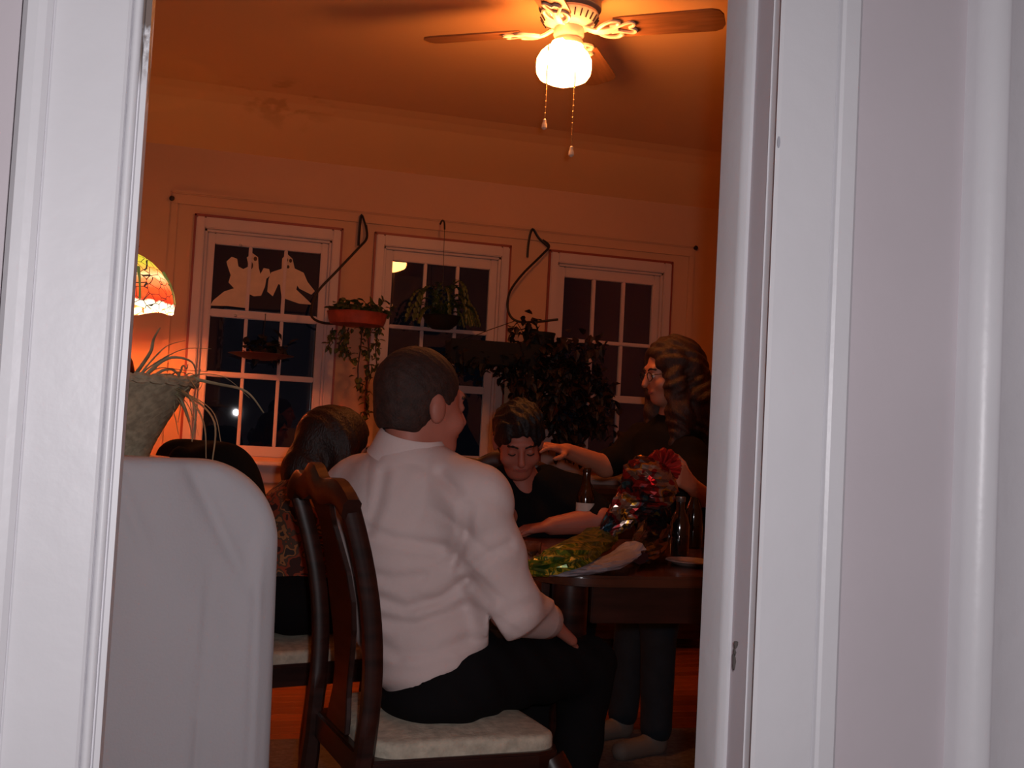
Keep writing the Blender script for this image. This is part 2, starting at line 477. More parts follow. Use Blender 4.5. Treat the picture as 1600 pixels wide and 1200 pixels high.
# next casing at far right: rounded outer edge then a flat board
h0 = XR_(1515, 1.20); 
pr = [(h0, YN), (h0, 1.200)] + [(h0+.030 - .030*cos(a), 1.200 - .030*sin(a)) for a in np.linspace(.15, pi/2, 10)] + [(h0+.034, 1.171), (h0+.040, 1.176), (h0+.13, 1.176), (h0+.135, YN)]
tag(MB().prism(pr, 0, 2.2).build('trim_3', paint_trim, None, True), 'white round-edged casing at the right end of the hall wall', kind='structure')

# window wall with three openings
WX = [(-.245, .51), (.675, 1.435), (1.652, 2.405)]      # outer border of each window
def inner(w): return (w[0] + .055, w[1] - .055)
WB, WT = .90, 2.055
ww = MB()
xs = [XL - .1]
for w in WX: xs += list(inner(w))
xs.append(XR + .1)
for i in range(0, len(xs), 2): ww.box((xs[i], D, 0), (xs[i+1], D + .14, WALL_TOP + .35))
for w in WX:
    a, b = inner(w); ww.box((a, D, 0), (b, D + .14, WB)); ww.box((a, D, WT), (b, D + .14, WALL_TOP + .35))
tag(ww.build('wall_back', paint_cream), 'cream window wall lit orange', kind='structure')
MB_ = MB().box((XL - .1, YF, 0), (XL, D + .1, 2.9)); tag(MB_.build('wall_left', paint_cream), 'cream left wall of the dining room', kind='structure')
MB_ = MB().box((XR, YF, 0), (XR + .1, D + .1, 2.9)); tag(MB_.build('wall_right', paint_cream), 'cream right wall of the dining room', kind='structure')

# ceiling with a sloped cove to the window wall
def ceiling_material():
    m = bpy.data.materials.new('ceiling paint'); m.use_nodes = True
    nt = m.node_tree; b = nt.nodes['Principled BSDF']; b.inputs['Roughness'].default_value = .8
    tc = nt.nodes.new('ShaderNodeTexCoord')
    n = nt.nodes.new('ShaderNodeTexNoise'); n.inputs['Scale'].default_value = 9; n.inputs['Detail'].default_value = 3
    nt.links.new(tc.outputs['Object'], n.inputs['Vector'])
    r = nt.nodes.new('ShaderNodeValToRGB'); r.color_ramp.elements[0].position = .50; r.color_ramp.elements[1].position = .62
    nt.links.new(n.outputs['Fac'], r.inputs[0])
    st = Pz(440, 150, CEIL)
    vd = nt.nodes.new('ShaderNodeVectorMath'); vd.operation = 'DISTANCE'; vd.inputs[1].default_value = (st.x, st.y, CEIL)
    nt.links.new(tc.outputs['Object'], vd.inputs[0])
    g = nt.nodes.new('ShaderNodeMapRange'); g.inputs['From Min'].default_value = .12; g.inputs['From Max'].default_value = .32; g.inputs['To Min'].default_value = 1; g.inputs['To Max'].default_value = 0
    nt.links.new(vd.outputs['Value'], g.inputs['Value'])
    mu = nt.nodes.new('ShaderNodeMath'); mu.operation = 'MULTIPLY'; nt.links.new(r.outputs[0], mu.inputs[0]); nt.links.new(g.outputs[0], mu.inputs[1])
    mx = nt.nodes.new('ShaderNodeMix'); mx.data_type = 'RGBA'
    mx.inputs['A'].default_value = (.86, .52, .23, 1); mx.inputs['B'].default_value = (.68, .37, .15, 1)
    nt.links.new(mu.outputs[0], mx.inputs['Factor']); nt.links.new(mx.outputs['Result'], b.inputs['Base Color'])
    return m
YC = 5.04
tag(MB().prism([(YF - .02, CEIL), (YC - .12, CEIL), (YC - .04, CEIL - .012), (YC + .04, CEIL - .032), (D, WALL_TOP), (D + .1, WALL_TOP), (D + .1, CEIL + .1), (YF - .02, CEIL + .1)], XL - .05, XR + .05, 'x')
    .build('ceiling', ceiling_material(), None, False), 'cream ceiling sloping down to the window wall', kind='structure')

# floor: boards laid along the room
fl_e = struct_empty('floor'); tag(fl_e, 'red-brown narrow board floor')
mfl = [mat('floor board %s' % s_, c, .35, var=.25, vscale=4, stretch=(1, 14, 1), coat=.2) for s_, c in (('warm', (.30, .085, .025)), ('mid', (.25, .068, .020)), ('dark', (.20, .055, .017)))]
MB().box((XL - .1, YF - .16, -.05), (XR + .1, D + .1, -.012)).build('subfloor', mat('subfloor', (.02, .01, .008), .9), fl_e)
bw = .083; protos = []
for k in range(3):
    pm = MB().box((XL, 0, -.012), (XR, bw - .003, 0)).build('board', mfl[k], fl_e, bevel=.0012, seg=1); protos.append(pm)
ny = int((D - (YF - .14)) / bw) + 1
for i in range(ny):
    y = YF - .14 + i * bw
    if i < 3: protos[i].location.y = y; continue
    c = protos[random.randrange(3)].copy(); COL.objects.link(c); c.location.y = y
# hall side, behind and beside the camera
hall = mat('hall floor boards', (.20, .09, .045), .45, var=.2, vscale=5, stretch=(10, 1, 1))
tag(MB().box((-1.9, -1.9, -.05), (3.1, YF - .16, 0)).build('floor_hall', hall), 'brown hall floor', kind='structure')
tag(MB().box((-1.9, -1.9, 2.75), (3.1, YF, 2.85)).build('ceiling_hall', paint_hall), 'pinkish hall ceiling', kind='structure')
tag(MB().box((-1.9, -2.0, 0), (3.1, -1.9, 2.8)).build('wall_rear', paint_hall), 'pinkish wall at the back of the hall', kind='structure')
tag(MB().box((-2.0, -2.0, 0), (-1.9, YF, 2.8)).build('wall_hall_left', paint_hall), 'pinkish left wall of the hall', kind='structure')
tag(MB().box((1.34, -2.0, 0), (1.44, YN, 2.8)).build('wall_hall_bounce', paint_hall), 'unseen pinkish right hall wall set close to bounce the flash', kind='structure')  # out of view, brought in close to bounce flash onto the right casing
bb = MB().prism([(D - .015, 0), (D - .015, .10), (D - .008, .12), (D, .12), (D, 0)], XL, XR, 'x')
tag(bb.build('baseboard_back', paint_window), 'painted baseboard under the windows', kind='structure')

# surround moulding that frames the group of windows
sr = struct_empty('trim_5', (-.36, D, 0)); tag(sr, 'painted moulding framing the three windows')
SX0, SX1, SZ = -.362, 2.538, 2.218
MB().box((SX0, D - .022, SZ), (SX1, D, SZ + .022)).build('head_moulding', paint_cream, sr, bevel=.006, world=True)
MB().box((SX0, D - .012, SZ - .05), (SX1, D, SZ)).build('head_board', paint_cream, sr, bevel=.002, world=True)
for a in (SX0, SX1 - .035):
    MB().box((a, D - .014, .12), (a + .035, D, SZ - .05)).build('side_board', paint_cream, sr, bevel=.003, world=True)
nail = mat('dark nail', (.03, .02, .015), .5, metal=.5)
for (x, y) in ((269, 311), (1085, 388)):
    c = PY(x, y, D)
    MB().lathe([(.001, 0), (.012, .002), (.014, .010), (.010, .018), (.001, .020)], 12, (c.x, D - .010, c.z), (0, -1, 0)).build('curtain_hook', nail, sr, True, world=True)

# glass: reflects, lets the night through
def glass_material():
    m = bpy.data.materials.new('window glass'); m.use_nodes = True
    nt = m.node_tree; nt.nodes.clear()
    o = nt.nodes.new('ShaderNodeOutputMaterial'); g = nt.nodes.new('ShaderNodeBsdfGlossy'); t = nt.nodes.new('ShaderNodeBsdfTransparent')
    g.inputs['Roughness'].default_value = .015; g.inputs['Color'].default_value = (1, 1, 1, 1)
    f = nt.nodes.new('ShaderNodeFresnel'); f.inputs['IOR'].default_value = 1.52
    mx = nt.nodes.new('ShaderNodeMixShader')
    nt.links.new(f.outputs[0], mx.inputs[0]); nt.links.new(t.outputs[0], mx.inputs[1]); nt.links.new(g.outputs[0], mx.inputs[2])
    nt.links.new(mx.outputs[0], o.inputs[0]); return m
GLASS = glass_material()
ZR = (1.985, 1.63, 1.315, .955)          # top of glass, two cross rails, bottom of glass
for wi, w in enumerate(WX):
    we = struct_empty('window_%d' % (wi + 1), (w[0], D, WB))
    tag(we, ['left sash window nearest the coloured glass lamp', 'middle sash window between the two iron brackets', 'right sash window behind the long haired woman'][wi])
    a, b = w; ia, ib = inner(w); s_ = .018
    # red border strip around the casing
    for q in (((a, D - .018, WB - .02), (a + .012, D, 2.125)), ((b - .012, D - .018, WB - .02), (b, D, 2.125)), ((a, D - .018, 2.113), (b, D, 2.127))):
        MB().box(*q).build('red_border', paint_red, we, bevel=.002, world=True)
    # casing boards
    for q in (((a + .012, D - .024, WB - .02), (ia, D, 2.113)), ((ib, D - .024, WB - .02), (b - .012, D, 2.113)), ((ia, D - .024, WT), (ib, D, 2.113))):
        MB().box(*q).build('casing_board', paint_window, we, bevel=.005, world=True)
    for q in (((ia, D - .004, WB), (ia + .014, D + .05, WT)), ((ib - .014, D - .004, WB), (ib, D + .05, WT)), ((ia, D - .004, WT - .014), (ib, D + .05, WT))):
        MB().box(*q).build('stop', paint_window, we, bevel=.003, world=True)
    ga, gb = (a + b) / 2 - .27, (a + b) / 2 + .27
    zt, z1, z2, zb = ZR; big = (wi == 0)
    h1 = .020 if big else .010; h2 = .014 if big else .020
    for q in (((ia + .014, D + .012, WB), (ga, D + .045, WT - .014)), ((gb, D + .012, WB), (ib - .014, D + .045, WT - .014)),
              ((ga, D + .012, zt), (gb, D + .045, WT - .014)), ((ga, D + .012, WB), (gb, D + .045, zb)),
              ((ga, D + .010, z1 - h1), (gb, D + .045, z1 + h1)), ((ga, D + .010, z2 - h2), (gb, D + .045, z2 + h2))):
        MB().box(*q).build('sash_rail', paint_window, we, bevel=.004, world=True)
    cols = [ga, ga + .18, ga + .36, gb]
    rows = [(z1 + h1, zt), (z2 + h2, z1 - h1), (zb, z2 - h2)]
    for r0, r1 in rows:
        for cx in cols[1:3]:
            MB().box((cx - .009, D + .014, r0), (cx + .009, D + .042, r1)).build('muntin', paint_window, we, bevel=.003, world=True)
        for ci in range(3):
            x0 = cols[ci] + (.009 if ci else 0); x1 = cols[ci + 1] - (.009 if ci < 2 else 0)
            pm = MB().box((x0, D + .028, r0), (x1, D + .0285, r1))
            if wi == 1 and ci == 0 and r1 == zt:      # pane tilted to bring the fan globe's reflection into it
                pm.v = [(x, y - .0140 * (x - (x0 + x1) / 2) + .0146 * (z - (r0 + r1) / 2), z) for x, y, z in pm.v]
            pm.build('pane', GLASS, we, world=True)
    if wi == 0:
        for (x, y) in ((376, 383), (368, 493)):
            c = PY(x, y, D + .008)
            MB().lathe([(.001, -.008), (.005, -.006), (.008, 0), (.005, .006), (.001, .008)], 16, c).build('glint_bead', mat('bright bead', (.9, .9, .9), .30, metal=1.0), we, 'all', world=True)  # mirror-metal bead added to give a flash glint on the sash
    MB().box((a - .02, D - .075, WB - .045), (b + .02, D + .02, WB - .02)).build('sill', paint_window, we, bevel=.008, world=True)
    MB().box((a, D - .018, WB - .13), (b, D, WB - .045)).build('apron', paint_window, we, bevel=.004, world=True)

# ================================================================== CEILING FAN
gp = P(881, 103, 3.57)
FZ = (EYE + ray(896, 46) * 3.57).z                     # blade height
fan = thing('ceiling_fan', (gp.x + .012, gp.y, CEIL), 'cream ceiling fan with four brown blades and a glowing globe light', 'ceiling fan')
cream = mat('cream enamel', (.80, .72, .60), .35, coat=.2)
fan_gap = mat('dark vent slot', (.05, .035, .03), .8)
bz = FZ - CEIL                                         # local height of blade plane (negative)
MB().lathe([(.001, 0), (.118, 0), (.120, -.004), (.112, -.009), (.03, -.010)], 32).build('canopy', cream, fan, True)
motor = MB().lathe([(.02, -.004), (.095, -.006), (.108, -.020), (.110, -.040), (.110, bz + .072), (.096, bz + .060), (.04, bz + .058)], 40).build('motor_housing', mat('grey fan motor', (.22, .20, .19), .5), fan, True)
ring = MB().lathe([(.04, bz + .060), (.100, bz + .058), (.104, bz + .048), (.085, bz + .018), (.060, bz + .006), (.03, bz + .004)], 40).build('vent_ring', cream, fan, True)
slot = MB().sweep([(.088, 0, bz + .0205), (.1010, 0, bz + .042)], (.008, .004), (0, 1, 0))
s0 = None
for k in range(26):
    if s0 is None: s0 = so = slot.build('vent_slot', fan_gap, ring)
    else: so = s0.copy(); COL.objects.link(so); so.parent = ring
    so.rotation_euler.z = 2 * pi * k / 26
oak = mat('oak veneer blade', (.30, .135, .055), .4, var=.2, vscale=6, stretch=(1, 10, 1))
# one blade: rounded-corner plank tilted about its long axis; one scrolled arm
outl = [(.165, -.052), (.20, -.056), (.50, -.062), (.525, -.052), (.537, -.028), (.537, .028), (.525, .052), (.50, .062), (.20, .056), (.165, .052)]
blade_mb = MB().prism(outl, -.003, .003)
arm_mb = MB()
arm_mb.sweep(catmull([(.055, 0, .006), (.095, 0, -.012), (.135, 0, -.014), (.175, 0, -.006)], 4), (.028, .010), (0, 0, 1))
for sg in (-1, 1):
    arm_mb.tube(catmull([(.10, 0, -.012), (.125, sg*.030, -.012), (.16, sg*.045, -.009), (.185, sg*.036, -.007), (.175, sg*.018, -.006), (.150, sg*.018, -.007)], 5), .007, 6)
    arm_mb.tube(catmull([(.15, 0, -.009), (.19, sg*.018, -.008), (.225, sg*.030, -.007), (.235, sg*.015, -.007), (.215, 0, -.007)], 5), .006, 6)
bl0 = ar0 = None
for k in range(4):
    a = radians(-33.0) + k * pi / 2
    if k == 0: ar = ar0 = arm_mb.build('blade_arm', cream, fan, True); bl = bl0 = blade_mb.build('blade', oak, fan, bevel=.001, seg=1)
    else:
        ar = ar0.copy(); COL.objects.link(ar); bl = bl0.copy(); COL.objects.link(bl)
    for o in (ar, bl):
        o.location = (0, 0, bz); o.rotation_euler = (radians(-12), 0, a)
        o.rotation_mode = 'XYZ'
MB().lathe([(.03, bz + .006), (.052, bz + .004), (.054, bz - .020), (.046, bz - .034), (.052, bz - .042), (.054, bz - .056), (.03, bz - .058)], 32).build('light_fitter', cream, fan, True)
gz = gp.z - CEIL
glow = mat('lit opal globe', (.9, .85, .8), .3, emit=(1.0, .32, .080), estr=GLOBE_EMIT)
MB().lathe([(.046, gz + .082), (.050, gz + .070), (.066, gz + .060), (.084, gz + .042), (.0955, gz + .020), (.097, gz - .005), (.094, gz - .028), (.084, gz - .044), (.060, gz - .056), (.034, gz - .066), (.016, gz - .073), (.001, gz - .075)], 40, (-.012*cos(0), 0, 0)).build('globe', glow, fan, 'all')
brass = mat('brass chain', (.55, .35, .15), .35, metal=.8)
for (x, yt, yb) in ((857, 70, 193), (901, 70, 236)):
    Zc = 3.50
    top, bot = P(x, yt, Zc), P(x - 1, yb, Zc)
    bot = Vector((top.x, top.y, bot.z))
    ch = MB().tube([top, bot], .0022, 6)
    nb = int((top.z - bot.z) / .02)
    for i in range(nb):
        q = top.lerp(bot, (i + .5) / nb)
        ch.lathe([(.0005, -.004), (.0034, 0), (.0005, .004)], 6, q)
    co = ch.build('pull_chain', brass, fan, True, world=True)
    MB().lathe([(.002, .012), (.006, .008), (.006, 0), (.009, -.008), (.010, -.020), (.003, -.026)], 12, bot).build('chain_knob', cream, co, True, world=True)

# ================================================================== FURNITURE
cushion = mat('cream seat fabric', (.52, .46, .36), .85, var=.18, vscale=45, bump=.2, bscale=160)
def post_x(z): 
    t = z / 1.0
    if z < .46: return -.215 - .05 * (1 - z / .46) ** 1.6
    u = (z - .46) / .54
    return -.215 + .02 * sin(u * pi) - .085 * u ** 1.8
def make_chair():
    c = thing('dining_chair', (0, 0, 0), 'dark carved dining chair with a vase splat under the white-shirted man', 'chair', 'carved dining chairs')
    zs = list(np.linspace(0, .940, 22))
    for s_ in (-1, 1):
        pts = [(post_x(z), s_ * (.185 + .025 * max(0, (z - .45) / .55)), z) for z in zs]
        secs = [(.036 if z > .4 else .040, .036 if z < .5 else .030) for z in zs]
        MB().sweep(pts, secs, (0, 1, 0)).build('back_post', mahog, c, True)
    # crest with a raised yoke centre
    ys = np.linspace(-.225, .225, 25); mb = MB(); pts = []; secs = []
    for y in ys:
        u = abs(y) / .225
        zc = .955 + .026 * math.exp(-(y / .05) ** 2) + .012 * math.exp(-((u - .62) / .22) ** 2) - .018 * max(0, u - .72) ** 1.5 / .15
        pts.append((post_x(.945) - .014 * cos(y / .225 * pi / 2), y, zc)); secs.append((.050 + .02 * math.exp(-(y / .06) ** 2) if u < .95 else .042, .036))
    mb.sweep(pts, [(b_, a_) for (b_, a_) in secs], (1, 0, 0)); mb.build('crest_rail', mahog, c, True)
    # vase splat
    prof = [(.47, .070), (.50, .064), (.54, .052), (.58, .050), (.62, .058), (.68, .076), (.74, .086), (.80, .080), (.86, .060), (.89, .054), (.92, .066), (.955, .085)]
    v = []; f = []
    for (z, w) in prof:
        x = post_x(z)
        v += [(x - .006, -w, z), (x - .006, w, z), (x + .006, w, z), (x + .006, -w, z)]
    for i in range(len(prof) - 1):
        for k in range(4): f.append((i*4+k, i*4+(k+1) % 4, i*4+4+(k+1) % 4, i*4+4+k))
    f += [(0, 1, 2, 3), tuple(len(v) - 4 + k for k in range(4))]
    mb = MB(); mb.add(v, f); mb.build('splat', mahog, c, bevel=.002, seg=1)
    seat = [(-.215, -.195), (.14, -.235), (.185, -.225), (.205, -.18), (.21, 0), (.205, .18), (.185, .225), (.14, .235), (-.215, .195)]
    MB().prism(seat, .395, .455).build('seat_frame', mahog, c, bevel=.005)
    S = SDF((-.27, -.28, .42), (.27, .28, .54), .0075)
    def sf(X, Y, Z):
        hw = .195 + (X + .2) * .09 - .012
        dx = np.abs(X) - .188; dy = np.abs(Y) - hw; dz = np.abs(Z - .462) - .018
        r = .020; qx, qy, qz = np.maximum(dx + .05, 0), np.maximum(dy + .05, 0), np.maximum(dz, 0)
        out2 = np.sqrt(qx**2 + qy**2) - .05
        crown = .020 * np.clip(1 - (X / .2) ** 2, 0, 1) * np.clip(1 - (Y / .23) ** 2, 0, 1)
        dz = np.abs(Z - .460) - .014 - crown
        return np.sqrt(np.maximum(out2, 0)**2 + np.maximum(dz, 0)**2) + np.minimum(np.maximum(out2, dz), 0) - .008
    S.fn(sf, (-.22, -.26, .43), (.22, .26, .53), .002)
    S.build('seat_cushion', cushion, c)
    for s_ in (-1, 1):
        pts = catmull([(.18, s_*.20, .43), (.205, s_*.225, .36), (.195, s_*.215, .25), (.165, s_*.188, .12), (.160, s_*.183, .05), (.182, s_*.205, .022), (.19, s_*.212, .0)], 4)
        n = len(pts); rr = [np.interp(i / (n - 1), [0, .2, .5, .75, .88, .95, 1], [.034, .036, .025, .016, .017, .030, .028]) for i in range(n)]
        MB().tube(pts, rr, 10).build('leg', mahog, c, True)
    return c
ch1 = make_chair()
ca = radians(10)
# near rear post sits at (.28, 1.98)
def place_chair(o, near, ang):
    ux, uy = cos(ang), sin(ang)
    o.location = (near[0] + .215 * ux - .19 * uy, near[1] + .215 * uy + .19 * ux, 0); o.rotation_euler.z = ang
place_chair(ch1, (.285, 1.985), ca)
bpy.context.view_layer.update()
ch2 = copy_tree(ch1); tag(ch2, 'dark dining chair with a black jacket over its back, beside the slipcovered chair', 'chair', 'carved dining chairs')
place_chair(ch2, (.06, 2.76), radians(20))
ch3 = copy_tree(ch1); tag(ch3, 'dark dining chair behind the black-shirted man bent over the table', 'chair', 'carved dining chairs')
ch3.location = (1.00, 3.66, 0); ch3.rotation_euler.z = radians(-95)

# ---- table: rounded-rectangle top, apron, turned legs
TX0, TX1, TY0, TY1, TZ = .735, 2.05, 2.36, 3.22, .76
tb = thing('dining_table', ((TX0 + TX1) / 2, (TY0 + TY1) / 2, 0), 'dark wooden dining table cluttered with bottles and bags', 'table')
def rrect(x0, x1, y0, y1, r, n=6):
    o = []
    for (cx, cy, a0_) in ((x1 - r, y1 - r, 0), (x0 + r, y1 - r, pi/2), (x0 + r, y0 + r, pi), (x1 - r, y0 + r, 1.5*pi)):
        for k in range(n + 1): o.append((cx + r*cos(a0_ + k*pi/2/n), cy + r*sin(a0_ + k*pi/2/n)))
    return o
MB().prism(rrect(TX0, TX1, TY0, TY1, .16), TZ - .028, TZ).build('table_top', mahog_top, tb, True, bevel=.007, world=True)
ap = MB()
ii = .055
for q in (((TX0+ii+.1, TY0+ii, .635), (TX1-ii-.1, TY0+ii+.022, TZ-.028)), ((TX0+ii+.1, TY1-ii-.022, .635), (TX1-ii-.1, TY1-ii, TZ-.028)),
          ((TX0+ii, TY0+ii+.1, .635), (TX0+ii+.022, TY1-ii-.1, TZ-.028)), ((TX1-ii-.022, TY0+ii+.1, .635), (TX1-ii, TY1-ii-.1, TZ-.028))):
    MB().box(*q).build('apron', mahog, tb, bevel=.003, world=True)
for sx in (0, 1):
    for sy in (0, 1):
        c = (TX0 + .12 if sx == 0 else TX1 - .12, TY0 + .12 if sy == 0 else TY1 - .12, 0)
        MB().lathe([(.018, 0), (.026, .02), (.020, .05), (.024, .12), (.036, .30), (.042, .40), (.030, .46), (.044, .50), (.030, .54), (.046, .58), (.046, .73)], 20, c).build('leg', mahog, tb, True, world=True)

# ---- slipcovered chair in the foreground
cover_m = mat('pale grey cotton cover', (.53, .52, .55), .85, var=.03, vscale=3, bump=.08, bscale=220, sheen=.1)
cvr = P(430, 900, 1.9); CX1 = cvr.x; CX0 = CX1 - .50; CYb = cvr.y - .035
CT = P(260, 714, 1.9).z
sc_ = thing('slipcovered_chair', ((CX0 + CX1) / 2, CYb + .2, 0), 'tall-backed chair under a pale grey cloth slipcover just inside the doorway', 'chair')
S = SDF((CX0 - .08, CYb - .06, 0), (CX1 + .06, CYb + .2, CT + .06), .0085)
xm, hw = (CX0 + CX1) / 2, (CX1 - CX0) / 2
def backf(X, Y, Z):
    rr = .15
    sk = .020 * np.clip(1 - Z / .9, 0, 1)              # skirt flares slightly to the floor
    qx = np.abs(X - xm) - (hw + sk) + rr; qz = Z - CT + rr
    d2 = np.minimum(np.maximum(qx, qz), 0) + np.sqrt(np.maximum(qx, 0)**2 + np.maximum(qz, 0)**2) - rr
    ridge = .008 * np.exp(-((X - (P(322, 1000, 1.9).x + (Z - .7) * .012)) / .006) ** 2) * np.clip((CT - .17 - Z) * 12, 0, 1)
    w = .0085 * np.sin(22 * X + 9 * Z + 3 * np.sin(5 * X)) * np.clip((Z - .55) * 2.2, 0, 1) \
        + .010 * np.exp(-((X - CX1 + .025 + .02 * (Z - .5)) / .010) ** 2) * np.clip((CT - .10 - Z) * 8, 0, 1) \
        + .009 * np.exp(-((X - CX1 + .17 - .55 * (CT - Z)) / .014) ** 2) * np.clip((Z - CT + .26) * 10, 0, 1) \
        - .009 * np.exp(-((X - CX1 + .30 - .45 * (CT - Z)) / .013) ** 2) * np.clip((Z - CT + .22) * 10, 0, 1) \
        + .005 * np.sin(38 * X) * np.clip(1 - Z / .75, 0, 1)
    dy = np.abs(Y - CYb - .055) - .055 - sk * .6 - w - ridge
    ro = .028
    a = d2 + ro; b = dy + ro
    return np.minimum(np.maximum(a, b), 0) + np.sqrt(np.maximum(a, 0)**2 + np.maximum(b, 0)**2) - ro
S.fn(backf, (CX0 - .06, CYb - .05, 0), (CX1 + .05, CYb + .18, CT + .03), .002)
S.clip((0, 0, .004), (0, 0, -1))
S.build('back_cover', cover_m, sc_)
S = SDF((CX0 - .05, CYb + .06, 0), (CX1 + .05, CYb + .58, .52), .012)
def seatf(X, Y, Z):
    a = np.abs(X - xm) - hw + .04 - .012 * np.sin(40 * Y) * np.clip(1 - Z / .45, 0, 1)
    b = np.abs(Y - CYb - .31) - .20 - .012 * np.sin(40 * X) * np.clip(1 - Z / .45, 0, 1)
    c = Z - .46
    return np.sqrt(np.maximum(a, 0)**2 + np.maximum(b, 0)**2 + np.maximum(c, 0)**2) + np.minimum(np.maximum(np.maximum(a, b), c), 0) - .03
S.fn(seatf, (CX0, CYb + .08, 0), (CX1, CYb + .55, .5), .002); S.clip((0, 0, .004), (0, 0, -1))
S.build('seat_cover', cover_m, sc_)

# ---- black jacket over the second chair's back
jk = mat('black wool', (.006, .006, .007), .95, bump=.1, bscale=120, spec=.1)
o2 = ch2.location; 
def L2(x, y, z):
    a = ch2.rotation_euler.z; return Vector((o2.x + x*cos(a) - y*sin(a), o2.y + x*sin(a) + y*cos(a), z))
S = SDF((o2.x - .50, o2.y - .42, .42), (o2.x + .12, o2.y + .42, 1.16), .011)
tz = P(355, 688, 2.80).z
aj = radians(20); J3 = [Vector((cos(aj), sin(aj), 0)), Vector((-sin(aj), cos(aj), 0)), Vector((0, 0, 1))]
for (y0, y1, zt_) in ((-.17, .17, tz - .075),):
    S.cap(L2(-.285, y0, zt_ - .02), L2(-.285, y1, zt_), .065, .075, k=.03)
S.ell(L2(-.262, -.10, tz - .26), (.105, .25, .26), J3, k=.05)
S.ell(L2(-.28, -.03, tz - .44), (.090, .22, .20), J3, k=.06)
S.cap(L2(-.275, -.22, tz - .16), L2(-.25, -.26, tz - .48), .066, .05, k=.03)
S.disp(lambda X, Y, Z: .006 * nz(X, Y, Z, 20, 34, 9) * nz(X, Y, Z, 9, 5, 14, 1))
jo = S.build('black_jacket', jk); tag(jo, 'black wool jacket draped over a chair back behind the slipcovered chair', 'jacket')
jcol = MB().tube(catmull([L2(-.33, .10, tz - .05), L2(-.35, 0, tz - .035), L2(-.33, -.10, tz - .06)], 5), .018, 8, .5)
jcol.build('collar', jk, jo, True)

# ---- pedestal, coloured-glass lamp
lp = P(198, 470, 4.62)
ped = thing('pedestal_stand', (lp.x, lp.y, 0), 'narrow dark pedestal stand carrying the coloured glass lamp', 'stand')
MB().lathe([(.001, 0), (.15, 0), (.15, .02), (.10, .035), (.035, .06), (.028, .30), (.04, .55), (.028, .80), (.045, 1.02), (.10, 1.05), (.001, 1.052)], 24).build('column', mahog, ped, True)
MB().lathe([(.001, 1.05), (.135, 1.05), (.14, 1.062), (.135, 1.075), (.001, 1.075)], 28).build('stand_top', mahog, ped, True)
LZ0 = 1.075
lamp = thing('stained_glass_lamp', (lp.x, lp.y, LZ0), 'table lamp with a glowing red and yellow stained glass dome shade', 'lamp')
zb_ = P(240, 481, 4.62).z - LZ0; zt_ = P(205, 392, 4.62).z - LZ0
bronze = mat('dark bronze', (.06, .03, .018), .3, metal=.8)
MB().lathe([(.001, 0), (.085, 0), (.085, .012), (.06, .03), (.03, .05), (.035, .09), (.055, .14), (.06, .19), (.045, .25), (.022, .29), (.014, .34), (.012, zb_ + .05), (.02, zb_ + .07), (.001, zb_ + .072)], 28).build('base', bronze, lamp, True)
MB().lathe([(.001, zb_ + .02), (.02, zb_ + .03), (.033, zb_ + .065), (.028, zb_ + .095), (.012, zb_ + .115), (.001, zb_ + .116)], 16).build('bulb', mat('lit lamp bulb', (.9, .8, .6), .4, emit=(1.0, .25, .055), estr=60 * LAMP_EMIT), lamp, 'all')
def shade_material():
    m = bpy.data.materials.new('stained glass'); m.use_nodes = True
    nt = m.node_tree; b = nt.nodes['Principled BSDF']
    tc = nt.nodes.new('ShaderNodeTexCoord'); sp = nt.nodes.new('ShaderNodeSeparateXYZ'); nt.links.new(tc.outputs['Object'], sp.inputs[0])
    mr = nt.nodes.new('ShaderNodeMapRange'); mr.inputs['From Min'].default_value = zb_; mr.inputs['From Max'].default_value = zt_
    nt.links.new(sp.outputs['Z'], mr.inputs['Value'])
    nn = nt.nodes.new('ShaderNodeTexNoise'); nn.inputs['Scale'].default_value = 26; nn.inputs['Detail'].default_value = 2
    nt.links.new(tc.outputs['Object'], nn.inputs['Vector'])
    ad = nt.nodes.new('ShaderNodeMath'); ad.operation = 'MULTIPLY_ADD'; ad.inputs[1].default_value = .16; nt.links.new(nn.outputs['Fac'], ad.inputs[0])
    sb = nt.nodes.new('ShaderNodeMath'); sb.operation = 'SUBTRACT'; sb.inputs[1].default_value = .08; nt.links.new(mr.outputs[0], sb.inputs[0]); nt.links.new(sb.outputs[0], ad.inputs[2])
    r = nt.nodes.new('ShaderNodeValToRGB'); e = r.color_ramp.elements
    e[0].position = 0; e[0].color = (1, .85, .55, 1); e[1].position = 1; e[1].color = (.36, .32, .02, 1)
    for p, c in ((.045, (1, .85, .55, 1)), (.085, (.65, .03, .008, 1)), (.30, (.80, .07, .015, 1)), (.45, (.95, .22, .07, 1)), (.55, (1, .55, .25, 1)), (.64, (.75, .25, .05, 1)), (.76, (.42, .36, .03, 1))):
        q = e.new(p); q.color = c
    nt.links.new(ad.outputs[0], r.inputs[0])
    vo = nt.nodes.new('ShaderNodeTexVoronoi'); vo.feature = 'DISTANCE_TO_EDGE'; vo.inputs['Scale'].default_value = 24
    nt.links.new(tc.outputs['Object'], vo.inputs['Vector'])
    th = nt.nodes.new('ShaderNodeMath'); th.operation = 'GREATER_THAN'; th.inputs[1].default_value = .035; nt.links.new(vo.outputs['Distance'], th.inputs[0])
    mx = nt.nodes.new('ShaderNodeMix'); mx.data_type = 'RGBA'; mx.inputs['A'].default_value = (.02, .012, .008, 1)
    nt.links.new(th.outputs[0], mx.inputs['Factor']); nt.links.new(r.outputs[0], mx.inputs['B'])
    nt.links.new(mx.outputs['Result'], b.inputs['Base Color']); nt.links.new(mx.outputs['Result'], b.inputs['Emission Color'])
    b.inputs['Emission Strength'].default_value = 2.0; b.inputs['Roughness'].default_value = .25
    return m
